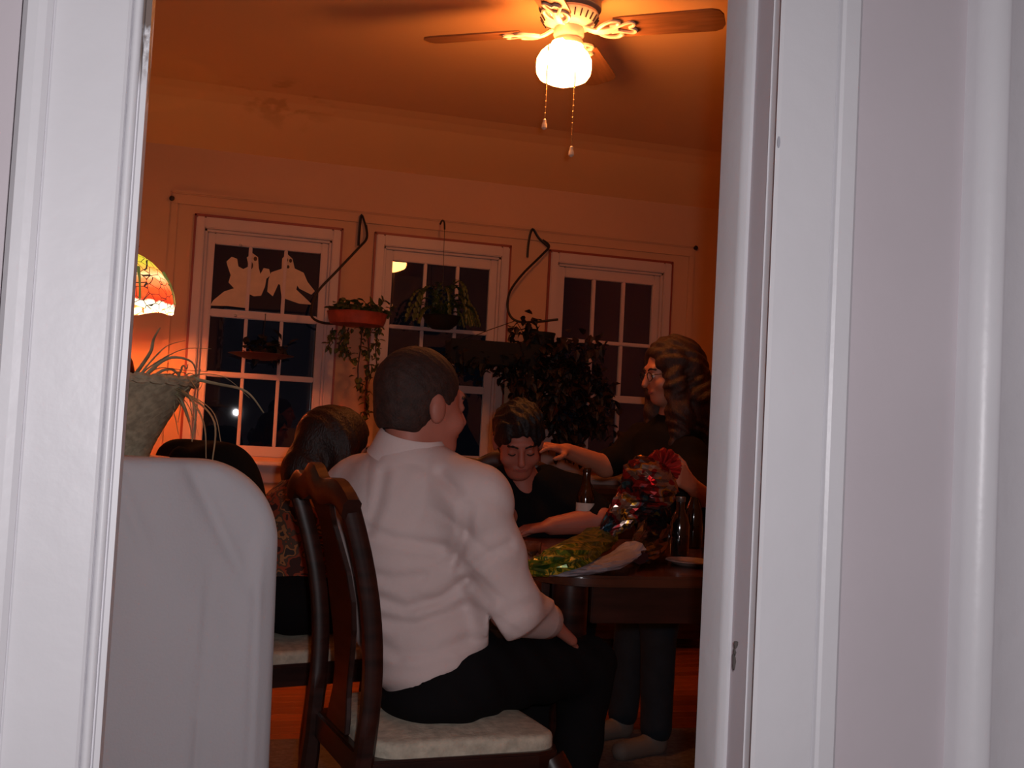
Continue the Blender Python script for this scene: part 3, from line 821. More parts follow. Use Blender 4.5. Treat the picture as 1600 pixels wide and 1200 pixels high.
H = zt_ - zb_
prof = [(.205, zb_), (.208, zb_ + .02), (.200, zb_ + .25*H), (.180, zb_ + .45*H), (.145, zb_ + .65*H), (.10, zb_ + .82*H), (.055, zb_ + .93*H), (.035, zb_ + .96*H)]
shp = MB().lathe(prof + [(r_ - .004, z_) for r_, z_ in prof[::-1]], 40, cap=False)
v0 = shp.v; shp.v = [(x, y, z - (.010 * (math.sin(5 * math.atan2(y, x)) + 1) if z < zb_ + .005 else 0)) for x, y, z in v0]
sh = shp.build('shade', shade_material(), lamp, True)
MB().lathe([(.001, zb_ + 1.02*H + .035), (.012, zb_ + 1.0*H + .035), (.040, zb_ + .965*H + .035), (.036, zb_ + .960*H + .035), (.004, zb_ + .975*H + .035), (.004, zb_ + .055)], 20).build('shade_cap', bronze, lamp, True)
# dragonfly bodies on the shade rim
for k in range(6):
    a = radians(-70) + k * pi / 3
    pts = [((r_ + .004) * cos(a), (r_ + .004) * sin(a), z_) for r_, z_ in prof[1:5]]
    MB().tube(pts, [.006, .005, .006, .009], 8).build('dragonfly_body', mat('green glass rod', (.10, .16, .05), .2, emit=(.3, .4, .1), estr=.25), sh, True)

# ---- basket of dried grasses on a tall stand
bp_ = P(186, 660, 2.42)
bzb = P(200, 712, 2.42).z
st = thing('plant_stand', (bp_.x, bp_.y, 0), 'tall dark wooden plant stand under the woven basket', 'stand')
MB().lathe([(.001, bzb - .03), (.12, bzb - .03), (.125, bzb - .015), (.12, bzb), (.001, bzb)], 24).build('stand_top', mahog, st, True)
for k in range(3):
    a = k * 2 * pi / 3 + .5
    MB().tube([(.05*cos(a), .05*sin(a), bzb - .03), (.07*cos(a), .07*sin(a), .5), (.13*cos(a), .13*sin(a), 0)], .012, 8).build('leg', mahog, st, True)
bk = thing('grass_basket', (bp_.x, bp_.y, bzb), 'flared grey-green woven basket with dried grasses beside the doorway', 'basket')
straw = mat('grey straw', (.40, .35, .24), .8, var=.25, vscale=60)
ztop = P(200, 592, 2.42).z - bzb
nb, nr = 44, 18; v = []; f = []
for j in range(nr + 1):
    t = j / nr
    R_ = .070 + .095 * t ** 1.25
    for k in range(nb):
        a = 2 * pi * k / nb
        w = .0035 * (1 if (k + j) % 2 else -1)
        v.append(((R_ + w) * cos(a), (R_ + w) * sin(a), t * ztop))
for j in range(nr):
    for k in range(nb): f.append((j*nb+k, j*nb+(k+1) % nb, (j+1)*nb+(k+1) % nb, (j+1)*nb+k))
f.append(tuple(range(nb))[::-1])
mb = MB(); mb.add(v, f); mb.build('woven_body', straw, bk, True)
mb = MB()
for q in range(2):
    mb.tube([((.168) * cos(a), (.168) * sin(a), ztop + .006 * sin(14 * a + q * pi)) for a in np.linspace(0, 2*pi, 60)], .008, 6)
mb.build('rim', straw, bk, True)
grass_m = mat('dried grass stem', (.42, .36, .22), .7, var=.2, vscale=30)
seed_m = mat('dark seed head', (.10, .06, .03), .8)
rg = random.Random(3)
blades = [[(225, 590), (262, 560), (300, 566), (308, 600)], [(230, 600), (280, 590), (340, 600), (385, 612), (412, 645)], [(240, 600), (300, 622), (335, 660), (332, 720)],
          [(235, 610), (290, 618), (318, 660), (322, 716)], [(225, 590), (250, 575), (285, 578), (345, 582)], [(240, 600), (285, 610), (305, 640), (300, 690)],
          [(230, 595), (260, 585), (290, 600), (300, 650)], [(220, 585), (255, 560), (290, 545), (330, 545)], [(215, 590), (240, 560), (262, 540), (290, 532)],
          [(225, 600), (270, 606), (330, 640), (345, 690)], [(235, 604), (280, 598), (310, 585), (352, 590), (390, 622)], [(215, 580), (235, 550), (240, 530), (250, 512)],
          [(230, 600), (265, 600), (282, 625), (278, 660)]]
for k in range(14):
    x0, y0 = rg.uniform(225, 285), rg.uniform(585, 625); dx, dy = rg.uniform(10, 55), rg.uniform(-45, 70)
    blades.append([(x0, y0), (x0 + dx * .5, y0 + dy * .3 - 12), (x0 + dx * .85, y0 + dy * .6), (x0 + dx, y0 + dy)])
for bi, pts in enumerate(blades):
    zz = 2.42 + rg.uniform(-.10, .06)
    w3 = [P(pts[0][0] - 30, pts[0][1] + 40, 2.42)] + [P(x, y, 2.42 + (zz - 2.42) * (i + 1) / len(pts)) for i, (x, y) in enumerate(pts)]
    c3 = catmull(w3, 6); n = len(c3)
    wid = rg.choice([.004, .006, .008]) * (1.3 if bi in (1, 2, 3) else 1)
    MB().tube(c3, [wid * (1 - .75 * i / (n - 1)) for i in range(n)], 6, .35).build('grass_stem', grass_m, bk, True, world=True)

# ---- hanging brackets, planters and plants in front of the windows
def bracket(pix, Y0, Y1, label):
    pts = []; n = len(pix)
    for i, (x, y) in enumerate(pix):
        pts.append(PY(x, y, Y0 + (Y1 - Y0) * (i / (n - 1))))
    o = thing('plant_bracket', (pts[0].x, D - .03, pts[0].z), label, 'bracket', 'iron plant brackets')
    c = catmull(pts, 6)
    MB().tube(c, .0065, 8).build('scroll_arm', black_iron, o, True, world=True)
    return o, pts
b1, bp1 = bracket([(572, 352), (573, 372), (560, 388), (525, 425), (495, 458), (486, 490), (500, 503), (530, 506), (560, 505)], D - .03, D - .24, 'curled black iron plant bracket between the left and middle windows')
b2, bp2 = bracket([(848, 375), (858, 385), (845, 400), (815, 430), (796, 458), (794, 485), (806, 501), (835, 503), (872, 499)], D - .03, D - .24, 'curled black iron plant bracket between the middle and right windows')
for o, pix in ((b1, [(560, 384), (562, 355), (565, 336), (571, 352), (574, 368)]), (b2, [(824, 402), (826, 378), (832, 358), (842, 372), (857, 386)])):
    MB().tube(catmull([PY(x, y, D - .03) for x, y in pix], 5), [.009] * 21, 8, .6).build('wall_hook', black_iron, o, True, world=True)
def leaf_mesh(mb, p, d, up, l, w):
    d = Vector(d).normalized(); s_ = d.cross(Vector(up)).normalized(); n = s_.cross(d)
    p = Vector(p)
    mb.add([p, p + d*l*.35 + s_*w + n*.1*l, p + d*l*.35 - s_*w + n*.1*l, p + d*l*.75 + s_*w*.7, p + d*l*.75 - s_*w*.7, p + d*l - n*.15*l, p + d*l*.45 + n*.02*l],
           [(0, 1, 6), (0, 6, 2), (1, 3, 6), (2, 6, 4), (3, 5, 6), (4, 6, 5)])
leaf_green = mat('dim green leaf', (.070, .085, .020), .5, var=.4, vscale=20)
leaf_dark = mat('dark reddish leaf', (.014, .0045, .0035), .6, var=.4, vscale=20)
leaf_black = mat('dark leaf', (.004, .003, .0025), .7, var=.4, vscale=20)
terra = mat('red painted planter', (.34, .060, .035), .55, var=.2, vscale=20)
def foliage(parent, name, m, pts, n, size, rg, spread, hang=0.0):
    mb = MB()
    for i in range(n):
        a = rg.choice(pts)
        p = Vector(a) + Vector((rg.gauss(0, spread[0]), rg.gauss(0, spread[1]), rg.gauss(0, spread[2])))
        d = Vector((rg.uniform(-1, 1), rg.uniform(-1, 1), rg.uniform(-1, .9) - hang))
        leaf_mesh(mb, p, d, (rg.uniform(-.4, .4), rg.uniform(-.4, .4), 1), size * rg.uniform(.7, 1.4), size * rg.uniform(.25, .42))
    return mb.build(name, m, parent, world=True)
rg = random.Random(11)
# planter 1: red shallow tray with greenery on top and trailing vines
pc = PY(558, 500, D - .24)
p1 = thing('hanging_planter', (pc.x, pc.y, pc.z - .05), 'shallow red hanging planter with trailing vines left of the middle window', 'planter')
MB().lathe([(.10, -.030), (.135, -.026), (.145, .0), (.150, .028), (.155, .034), (.146, .036), (.138, .02), (.001, .016)], 28, (0, 0, .05)).build('tray', terra, p1, True)
foliage(p1, 'leaves', leaf_green, [pc + Vector((x, 0, .055)) for x in np.linspace(-.10, .13, 8)], 130, .05, rg, (.02, .045, .016))
for (x0, y0, x1, y1) in ((520, 512, 512, 545), (545, 512, 548, 560), (574, 512, 572, 648), (592, 512, 590, 600), (566, 512, 560, 600), (535, 512, 530, 548)):
    a = PY(x0, y0, D - .24 + rg.uniform(-.05, .05)); b = PY(x1, y1, a.y)
    c = catmull([a, a.lerp(b, .35) + Vector((rg.uniform(-.02, .02), 0, 0)), a.lerp(b, .7) + Vector((rg.uniform(-.02, .02), 0, 0)), b], 4)
    vo = MB().tube(c, .003, 5).build('vine', leaf_dark, p1, True, world=True)
    foliage(vo, 'vine_leaves', leaf_green, c, 10 + int((a.z - b.z) * 120), .034, rg, (.012, .015, .012), .6)
# hook and planter 2 in front of the middle window
hk = PY(688, 350, D - .02)
p2 = thing('hanging_fern', (hk.x, D - .12, hk.z), 'dim green fern hanging on a thread in front of the middle window', 'plant')
ft = PY(690, 500, D - .14)
MB().tube(catmull([hk, hk + Vector((.0, -.05, .01)), hk + Vector((.002, -.10, -.01)), hk + Vector((.002, -.12, -.05))], 4), .005, 6).build('hook', black_iron, p2, True, world=True)
MB().tube([hk + Vector((.002, -.12, -.05)), ft], .0015, 5).build('thread', black_iron, p2, True, world=True)
MB().lathe([(.001, -.05), (.05, -.048), (.085, -.02), (.10, .015), (.106, .02), (.098, .022), (.001, .012)], 24, ft).build('bowl', leaf_black, p2, True, world=True)
mb = MB()
for k in range(34):
    a = rg.uniform(0, 2 * pi); l = rg.uniform(.14, .26); h_ = rg.uniform(.04, .20)
    c = catmull([ft, ft + Vector((cos(a)*l*.4, sin(a)*l*.2, h_)), ft + Vector((cos(a)*l*.8, sin(a)*l*.35, h_*.9)), ft + Vector((cos(a)*l, sin(a)*l*.4, h_*.2 - .03))], 5)
    for i in range(1, len(c) - 1):
        d = (c[i+1] - c[i]).normalized(); s_ = d.cross(Vector((0, 0, 1)))
        for sg in (-1, 1): leaf_mesh(mb, c[i], s_ * sg + d * .6, (0, 0, 1), .030, .008)
mb.build('fronds', leaf_green, p2, world=True)
# planter 3: long dark trough below the right bracket with dark trailing foliage
q0 = PY(700, 545, D - .30); q1 = PY(838, 556, D - .30)
p3 = thing('trough_planter', ((q0.x + q1.x) / 2, q0.y, q0.z - .14), 'long black trough planter hung across the middle window\'s right jamb', 'planter')
zt3 = PY(770, 535, D - .30).z
MB().prism([(D - .36, zt3 - .12), (D - .38, zt3), (D - .365, zt3), (D - .35, zt3 - .015), (D - .25, zt3 - .015), (D - .235, zt3), (D - .22, zt3), (D - .24, zt3 - .12)], q0.x, q1.x, 'x').build('trough', mat('black tin', (.004, .0035, .003), .8), p3, bevel=.003, world=True)
foliage(p3, 'leaves', leaf_black, [Vector((x, D - .31, zt3 - .10)) for x in np.linspace(q0.x + .02, q1.x - .02, 12)], 220, .05, rg, (.03, .05, .035), .5)
for xx in (q0.x + .06, q1.x - .06):
    MB().tube([(xx, D - .30, zt3 - .01), ((xx + bp2[-3].x) / 2, D - .28, (zt3 + bp2[-3].z) / 2), bp2[-3]], .002, 5).build('hanging_wire', black_iron, p3, True, world=True)
# planter 4: cascade of dark reddish leaves
cc = PY(842, 520, D - .26)
p4 = thing('trailing_plant', (cc.x, cc.y, cc.z), 'dark reddish trailing plant covering the left of the right window', 'plant')
MB().lathe([(.001, -.10), (.06, -.10), (.085, -.02), (.09, .0), (.08, .0), (.001, -.012)], 20, cc).build('pot', leaf_black, p4, True, world=True)
MB().tube([cc + Vector((0, 0, 0)), bp2[-2]], .003, 5).build('hanging_wire', black_iron, p4, True, world=True)
spots = []
for (x, y, n) in ((822, 512, 2), (830, 540, 4), (850, 560, 5), (880, 540, 3), (900, 570, 5), (870, 600, 6), (920, 590, 5), (930, 540, 2), (840, 610, 6), (905, 630, 5), (930, 650, 4), (870, 650, 6), (835, 660, 5), (890, 690, 5), (945, 615, 3), (815, 600, 5), (880, 570, 6), (895, 600, 6), (855, 580, 6), (900, 660, 6), (860, 630, 6), (940, 660, 4), (800, 580, 3)):
    spots += [PY(x, y, D - .30)] * n
foliage(p4, 'leaves', leaf_dark, spots, 1500, .055, rg, (.040, .05, .040), .6)
for (x, y) in ((850, 505), (862, 512), (870, 498)):
    pass
# planter 5: small dark red saucer planter before the left window
s5 = PY(408, 556, D - .14)
p5 = thing('saucer_planter', (s5.x, s5.y, s5.z - .02), 'small dark red saucer planter with drooping leaves hanging in the left window', 'planter')
MB().lathe([(.001, -.022), (.07, -.020), (.14, .0), (.165, .006), (.14, .010), (.001, .008)], 28, s5).build('saucer', mat('dark oxblood glaze', (.075, .016, .012), .6), p5, True, world=True)
foliage(p5, 'leaves', leaf_black, [s5 + Vector((x, 0, .04)) for x in np.linspace(-.06, .10, 6)], 60, .06, rg, (.02, .03, .022))
w5 = PY(418, 500, D - .02)
MB().tube([s5 + Vector((0, 0, .0)), Vector((s5.x + .01, s5.y, w5.z + .02)), Vector((s5.x + .01, D + .012, w5.z + .03))], .0018, 5).build('hanging_thread', black_iron, p5, True, world=True)

# ---- two ghost cut-outs on the left window
ghost_m = mat('cream paper', (.62, .47, .34), .8, var=.06, vscale=20)
ink = mat('dark ink', (.06, .03, .02), .8)
def cut(name, pts, label, marks, yg):
    w = [PY(180 + x / 4, 280 + y / 4, D + .02) for x, y in pts]
    cx = sum(p.x for p in w) / len(w); cz = min(p.z for p in w)
    o = thing(name, (cx, D + yg, cz), label, 'decoration', 'ghost window cut-outs')
    MB().prism([(p.x, p.z) for p in w], D + yg - .0012, D + yg + .0012, 'y').build('paper_figure', ghost_m, o, world=True)
    for (x, y, rx, ry) in marks:
        c = PY(180 + x / 4, 280 + y / 4, D + .02)
        MB().prism([(c.x + rx * .0013 * cos(a), c.z + ry * .0013 * sin(a)) for a in np.linspace(0, 2*pi, 13)[:-1]], D + yg - .002, D + yg - .0013, 'y').build('face_mark', ink, o, world=True)
cut('ghost_cutout', [(695, 515), (728, 485), (762, 498), (770, 545), (800, 562), (835, 545), (822, 490), (858, 462), (893, 488), (897, 555), (908, 592), (928, 555), (962, 562), (972, 600), (945, 622), (936, 672), (912, 728), (866, 732), (838, 718), (822, 765), (812, 805), (700, 792), (594, 790), (612, 758), (680, 702), (742, 682), (708, 645), (722, 600), (704, 548)],
    'cream paper ghost with raised arms stuck on the left window', [(845, 495, 7, 9), (876, 498, 7, 9), (846, 540, 10, 16)], .020)
cut('ghost_cutout', [(1040, 560), (1044, 495), (1074, 466), (1108, 498), (1122, 558), (1178, 585), (1202, 642), (1248, 700), (1226, 722), (1150, 684), (1138, 664), (1132, 690), (1180, 735), (1232, 785), (1150, 778), (1076, 752), (1040, 740), (1030, 660), (1020, 655), (985, 732), (950, 702), (958, 625), (975, 582)],
    'cream hooded paper ghost with lowered arms stuck on the left window', [(1072, 505, 6, 8), (1096, 510, 6, 8), (1080, 548, 6, 7)], .020)

# ================================================================== THINGS ON THE TABLE
T = TZ
# beer bottle
bpz = Pz(912, 840, T)
bt = thing('beer_bottle', (bpz.x, bpz.y, T), 'brown glass beer bottle with a plain white label before the black-shirted man', 'bottle')
amber = mat('brown bottle glass', (.035, .012, .004), .06, spec=.6, coat=.6)
MB().lathe([(.001, .002), (.027, 0), (.0305, .006), (.0305, .130), (.028, .148), (.018, .172), (.0135, .190), (.0128, .222), (.001, .222)], 28).build('glass_body', amber, bt, True)
MB().lathe([(.0312, .048), (.0314, .050), (.0314, .114), (.0312, .116)], 28, cap=False).build('label', mat('white label paper', (.62, .56, .50), .7, var=.08, vscale=30), bt, True)
MB().lathe([(.0132, .150 + .066), (.0145, .218), (.0145, .230), (.012, .233), (.001, .233)], 18).build('bottle_lip', amber, bt, True)
# dark bottles and a glass at the right edge
for i, (x, y, h_, lab) in enumerate(((1060, 868, .17, 'short dark bottle beside the colourful foil bag'), (1082, 856, .20, 'dark bottle nearest the right door jamb'))):
    c = Pz(x, y, T)
    d = thing('dark_bottle', (c.x, c.y, T), lab, 'bottle', 'dark bottles at the right')
    MB().lathe([(.001, .002), (.026, 0), (.029, .006), (.029, h_*.55), (.024, h_*.66), (.013, h_*.8), (.0125, h_), (.001, h_)], 24).build('glass_body', mat('black bottle glass', (.008, .006, .006), .05, spec=.7, coat=.8), d, True)
    MB().lathe([(.0128, h_ - .012), (.0145, h_ - .010), (.0145, h_ + .003), (.001, h_ + .004)], 16).build('cap', mat('tin cap', (.25, .22, .2), .35, metal=.8), d, True)
c = Pz(829, 884, T)
sg_ = thing('small_glass', (c.x, c.y, T), 'small clear drinking glass beside the white-shirted man\'s arm', 'glass')
clear = mat('clear glass', (.95, .95, .95), .02, trans=1.0)
MB().lathe([(.001, 0), (.020, 0), (.022, .004), (.026, .060), (.0245, .060), (.020, .010), (.001, .009)], 24).build('tumbler', clear, sg_, True)
c = Pz(1078, 884, T)
dish = thing('pale_dish', (c.x, c.y, T), 'pale shallow dish at the table edge near the right jamb', 'dish')
MB().lathe([(.001, 0), (.035, 0), (.05, .006), (.068, .014), (.066, .016), (.045, .009), (.001, .007)], 28).build('dish_body', mat('pale glaze', (.28, .22, .21), .3), dish, True)

def crumpled(name, pts_c, rad, m, seed, n=28, m2=None, amp=.010, flat=.6, up=(0, 0, 1), parent=None):
    """a crumpled foil tube along a path"""
    rg = random.Random(seed); pts_c = [Vector(p) for p in pts_c]; L = len(pts_c); v = []; f = []
    ph = [(rg.uniform(3, 9), rg.uniform(-40, 40), rg.uniform(0, 6.3)) for _ in range(6)]
    for i, p in enumerate(pts_c):
        t = (pts_c[min(i+1, L-1)] - pts_c[max(i-1, 0)]).normalized(); b = Vector(up).cross(t)
        if b.length < .01: b = t.orthogonal()
        b.normalize(); c_ = t.cross(b)
        for k in range(n):
            a = 2 * pi * k / n
            w = sum(abs(math.sin(q * a + i * .55 + o * i / L + s_)) - .5 for q, o, s_ in ph) / 6 * amp * 2.4
            r_ = rad[i] + w * min(1, rad[i] / .03)
            v.append(p + b * (cos(a) * r_) + c_ * (sin(a) * r_ * flat))
    for i in range(L - 1):
        for k in range(n): f.append((i*n+k, i*n+(k+1) % n, (i+1)*n+(k+1) % n, (i+1)*n+k))
    f += [tuple(range(n))[::-1], tuple((L-1)*n + k for k in range(n))]
    mb = MB(); mb.add(v, f); return mb.build(name, m, parent, world=True)
def foil_material(name, stops, scale=14, rough=.22, metal=.55, stretch=(1, 1, 1)):
    m = bpy.data.materials.new(name); m.use_nodes = True
    nt = m.node_tree; b = nt.nodes['Principled BSDF']; b.inputs['Roughness'].default_value = rough; b.inputs['Metallic'].default_value = metal
    tc = nt.nodes.new('ShaderNodeTexCoord'); mp = nt.nodes.new('ShaderNodeMapping'); mp.inputs['Scale'].default_value = stretch
    nt.links.new(tc.outputs['Object'], mp.inputs[0])
    n = nt.nodes.new('ShaderNodeTexNoise'); n.inputs['Scale'].default_value = scale; n.inputs['Detail'].default_value = 2
    nt.links.new(mp.outputs[0], n.inputs['Vector'])
    r = nt.nodes.new('ShaderNodeValToRGB'); r.color_ramp.interpolation = 'CONSTANT'; e = r.color_ramp.elements
    e[0].position = 0; e[0].color = (*stops[0][1], 1); e[1].position = stops[-1][0]; e[1].color = (*stops[-1][1], 1)
    for p, c in stops[1:-1]:
        q = e.new(p); q.color = (*c, 1)
    nt.links.new(n.outputs['Fac'], r.inputs[0]); nt.links.new(r.outputs[0], b.inputs['Base Color'])
    return m
foil = foil_material('multicoloured foil', [(0, (.05, .14, .20)), (.38, (.08, .05, .06)), (.43, (.30, .03, .03)), (.50, (.36, .26, .22)), (.56, (.45, .22, .03)), (.60, (.12, .06, .05)), (.66, (.30, .04, .04))], 12, .22, .85)
base = Pz(945, 868, T)
pts = []; rad = []
for i in range(25):
    t = i / 24
    q = P(938 + 100 * t ** .9, 838 - 112 * t, 2.86 + .02 * t)
    pts.append(q); rad.append(float(np.interp(t, [0, .05, .2, .45, .7, .9, 1], [.006, .017, .027, .046, .076, .070, .018])))
fb = thing('foil_bag', (base.x, base.y, T), 'shiny crumpled foil bag printed red, blue and yellow leaning on the table', 'bag')
crumpled('foil_body', pts, rad, foil, 5, 30, amp=.016, flat=.62, up=CF, parent=fb)
mb = MB()
for k in range(14):
    a = -pi/2 + pi * k / 13
    d = (CR * .45 + CU * .9).normalized(); s_ = d.cross(CF).normalized()
    p0 = pts[-1] - d * .01; e = p0 + (d * cos(a) + s_ * sin(a) * .9) * .055 + CF * (.012 * (-1) ** k)
    mb.tube([p0, e], [.010, .016], 5, .3)
mb.build('ruffled_top', foil_material('red foil', [(0, (.40, .03, .03)), (.5, (.55, .06, .05)), (.6, (.35, .10, .12))], 20), fb, world=True)
# foot of the bag spread on the table
pts2 = [Pz(1000, 872, T + .03), Pz(1015, 850, T + .045), Pz(1025, 815, T + .10), P(1032, 790, 2.9)]
crumpled('foil_foot', catmull(pts2, 4), [.02, .028, .034, .038, .042, .042, .042, .04, .04, .036, .03, .025, .012], foil_material('dark clear wrap', [(0, (.03, .02, .02)), (.5, (.08, .02, .02)), (.58, (.03, .03, .04)), (.64, (.16, .10, .02))], 14, .15, .6), 8, 20, amp=.014, flat=.7, parent=fb)
green = foil_material('green and yellow print', [(0, (.03, .07, .01)), (.44, (.10, .15, .015)), (.52, (.34, .26, .02)), (.58, (.05, .09, .01)), (.66, (.45, .30, .03))], 22, .3, .3, (1, 3, 1))
gpts = catmull([Pz(824, 888, T + .014), Pz(850, 882, T + .03), Pz(890, 868, T + .045), Pz(930, 846, T + .05), Pz(942, 832, T + .05)], 5)
gb = crumpled('green_bag', gpts, [float(np.interp(i / 20, [0, .15, .5, .85, 1], [.006, .030, .046, .044, .012])) for i in range(21)], green, 4, 24, amp=.018, flat=.6)
tag(gb, 'crumpled green and yellow printed bag lying along the table edge', 'bag')
ppts = catmull([Pz(848, 897, T + .006), Pz(890, 892, T + .014), Pz(940, 884, T + .022), Pz(975, 868, T + .035), Pz(992, 850, T + .06)], 5)
pp = crumpled('paper_wrapper', ppts, [float(np.interp(i / 20, [0, .2, .6, .9, 1], [.008, .030, .036, .034, .022])) for i in range(21)], mat('lavender grey paper', (.25, .23, .26), .6, var=.1, vscale=10), 9, 20, amp=.008, flat=.35)
tag(pp, 'twisted pale grey paper wrapper in front of the green bag', 'paper')

# ---- low dark cabinet, made up to fill the darkness below the windows
sb_ = thing('filler_cabinet', (1.70, 5.20, 0), 'made-up dark wooden cabinet filling the darkness under the middle and right windows', 'filler_cabinet')
MB().box((.80, 4.99, .06), (2.60, 5.40, .80)).build('carcass', mahog, sb_, bevel=.004, world=True)
MB().box((.78, 4.96, .80), (2.62, 5.42, .83)).build('top_board', mahog, sb_, bevel=.006, world=True)
for k in range(4):
    x0 = .83 + k * .44
    dr = MB().box((x0, 4.972, .11), (x0 + .42, 4.99, .76)).build('door', mahog, sb_, bevel=.004, world=True)
    MB().lathe([(.004, 0), (.005, .008), (.011, .014), (.009, .022), (.001, .024)], 12, (x0 + (.38 if k % 2 == 0 else .04), 4.972, .46), (0, -1, 0)).build('knob', brass, dr, True, world=True)
for x in (.84, 2.56):
    for y in (5.02, 5.37): MB().box((x - .02, y - .02, 0), (x + .02, y + .02, .06)).build('foot', mahog, sb_, world=True)

# ---- rug edge
rgm = mat('dark grey woven rug', (.10, .09, .09), .95, var=.25, vscale=60, bump=.3, bscale=150)
rug = MB().box((-.40, 1.70, 0), (2.55, 3.62, .010)).build('floor_rug', rgm, bevel=.003)
tag(rug, 'flat dark grey woven rug under the dining table and chairs', 'rug')

# ================================================================== PEOPLE
# ---------- man in a white shirt, seated with his back to the doorway
shirt_w = mat('white cotton shirt', (.68, .545, .525), .8, var=.03, vscale=6, bump=.06, bscale=200)
black_cloth = mat('black trouser cloth', (.006, .005, .006), .9, spec=.15)
shoe_b = mat('black shoe leather', (.012, .010, .009), .35)
mc = P(680, 1060, 2.26); mc.z = .575
m1 = thing('person', (mc.x, mc.y, 0), 'man in a white dress shirt and black trousers seated with his back to the doorway', 'person')
A1 = frame(CR * cos(radians(40)) + CF * sin(radians(40)) - CU * .10)
hc = P(657, 632, 2.25)
Nb = P(640, 700, 2.23)
Rs, Ls = P(742, 782, 2.15), P(560, 768, 2.33)
El, Wr = P(795, 952, 2.17), P(860, 972, 2.34)
El2, Wr2 = P(640, 965, 2.52), P(760, 985, 2.62)
fdir = Vector((cos(radians(30)), sin(radians(30)), 0)); rdir = Vector((fdir.y, -fdir.x, 0))
hR, hL = mc + rdir * .09, mc - rdir * .09
kR, kL = hR + fdir * .41 - Vector((0, 0, .035)), hL + fdir * .42 - Vector((0, 0, .03))
aR, aL = Vector((kR.x - .03, kR.y, .09)), Vector((kL.x + .03, kL.y + .02, .09))
S = SDF((mc.x - .40, mc.y - .40, .35), (mc.x + .62, mc.y + .62, 1.32), .006)
head_sdf(S, hc, A1, 1.02, Nb)
S.cap(Nb - CU * .08, mc, .085, .10, k=.03); S.cap(Ls - CU * .02, Rs - CU * .02, .04, k=.03)
S.chain([Rs, El, Wr], [.045, .040, .027]); S.chain([Ls, El2, Wr2], [.045, .040, .027])
hand_sdf(S, Wr, (Wr - El).normalized() + Vector((0, 0, -.25)), Vector((0, 0, 1)) + rdir * .4, -1, 1.0, .30)
hand_sdf(S, Wr2, (Wr2 - El2).normalized() + Vector((0, 0, -.2)), (0, 0, 1), 1, 1.0, .30)
S.build('body', skin_ruddy, m1)
eyes(m1, hc, A1, 1.02)
# cropped hair cap, fading at the nape
S = SDF(hc - Vector((.15,) * 3), hc + Vector((.15,) * 3), .0045)
L_ = lambda x, y, z: loc(hc, A1, x * 1.02, y * 1.02, z * 1.02)
S.ell(L_(0, -.014, .034), (.081, .100, .092), A1, k=.01)
S.ell(L_(0, -.045, -.02), (.066, .060, .065), A1, k=.02)
S.ell(L_(0, .095, -.030), (.085, .085, .090), A1, k=.012, op='-')
for sx in (-1, 1): S.ell(L_(sx * .088, .004, -.028), (.030, .026, .045), A1, k=.010, op='-')
S.clip(L_(0, -.05, -.062), -A1[2] * .9 - A1[1] * .15)
S.disp(lambda X, Y, Z: .0012 * nz(X, Y, Z, 180, 60, 130) * nz(X, Y, Z, 40, 170, 90, 1))
S.build('cropped_hair', mat('short dark brown hair', (.034, .013, .009), .75, var=.3, vscale=60, bump=.3, bscale=200), m1)
# shirt
S = SDF((mc.x - .42, mc.y - .42, .42), (mc.x + .55, mc.y + .60, 1.16), .006)
E3 = [CR, CF, CU]
Nd = Nb - CU * .045
S.cap(Ls, Rs, .064, .064, k=.03)
S.cap(Ls, Nd, .062, .062, k=.03); S.cap(Rs, Nd, .062, .062, k=.03)
S.ell(P(640, 840, 2.24), (.158, .130, .19), E3, k=.07)
S.ell(P(655, 945, 2.25), (.150, .135, .17), E3, k=.06)
S.ell(P(684, 1000, 2.24), (.125, .135, .095), E3, k=.05)
S.chain([Rs, Rs.lerp(El, .5), El, El.lerp(Wr, .75)], [.066, .062, .058, .046], k=.04)
S.chain([Ls, El2, El2.lerp(Wr2, .75)], [.066, .058, .044], k=.05)
cr, cu, cf = np.array(CR), np.array(CU), np.array(CF); hb = np.array(P(650, 900, 2.2))
CREASES = [(.006, 4.5, [(556, 818), (617, 842), (692, 854)]), (.008, 5, [(578, 930), (633, 950), (692, 934), (730, 906)]), (.007, 5, [(583, 965), (650, 976), (720, 950)]),
           (.008, 5.5, [(586, 1000), (625, 1026), (680, 1022), (730, 1000)]), (.007, 5, [(594, 1044), (650, 1052), (700, 1035)]), (.008, 5, [(708, 880), (728, 840), (734, 790)]),
           (.008, 5, [(729, 890), (746, 917), (765, 938)]), (.006, 5, [(560, 890), (610, 905), (660, 900)]), (.006, 4.5, [(746, 880), (770, 862), (796, 850)]), (.006, 5, [(770, 985), (790, 960), (835, 940)]),
           (.006, 5, [(600, 740), (590, 790), (575, 830)]), (.005, 5, [(690, 740), (720, 780), (728, 830)])]
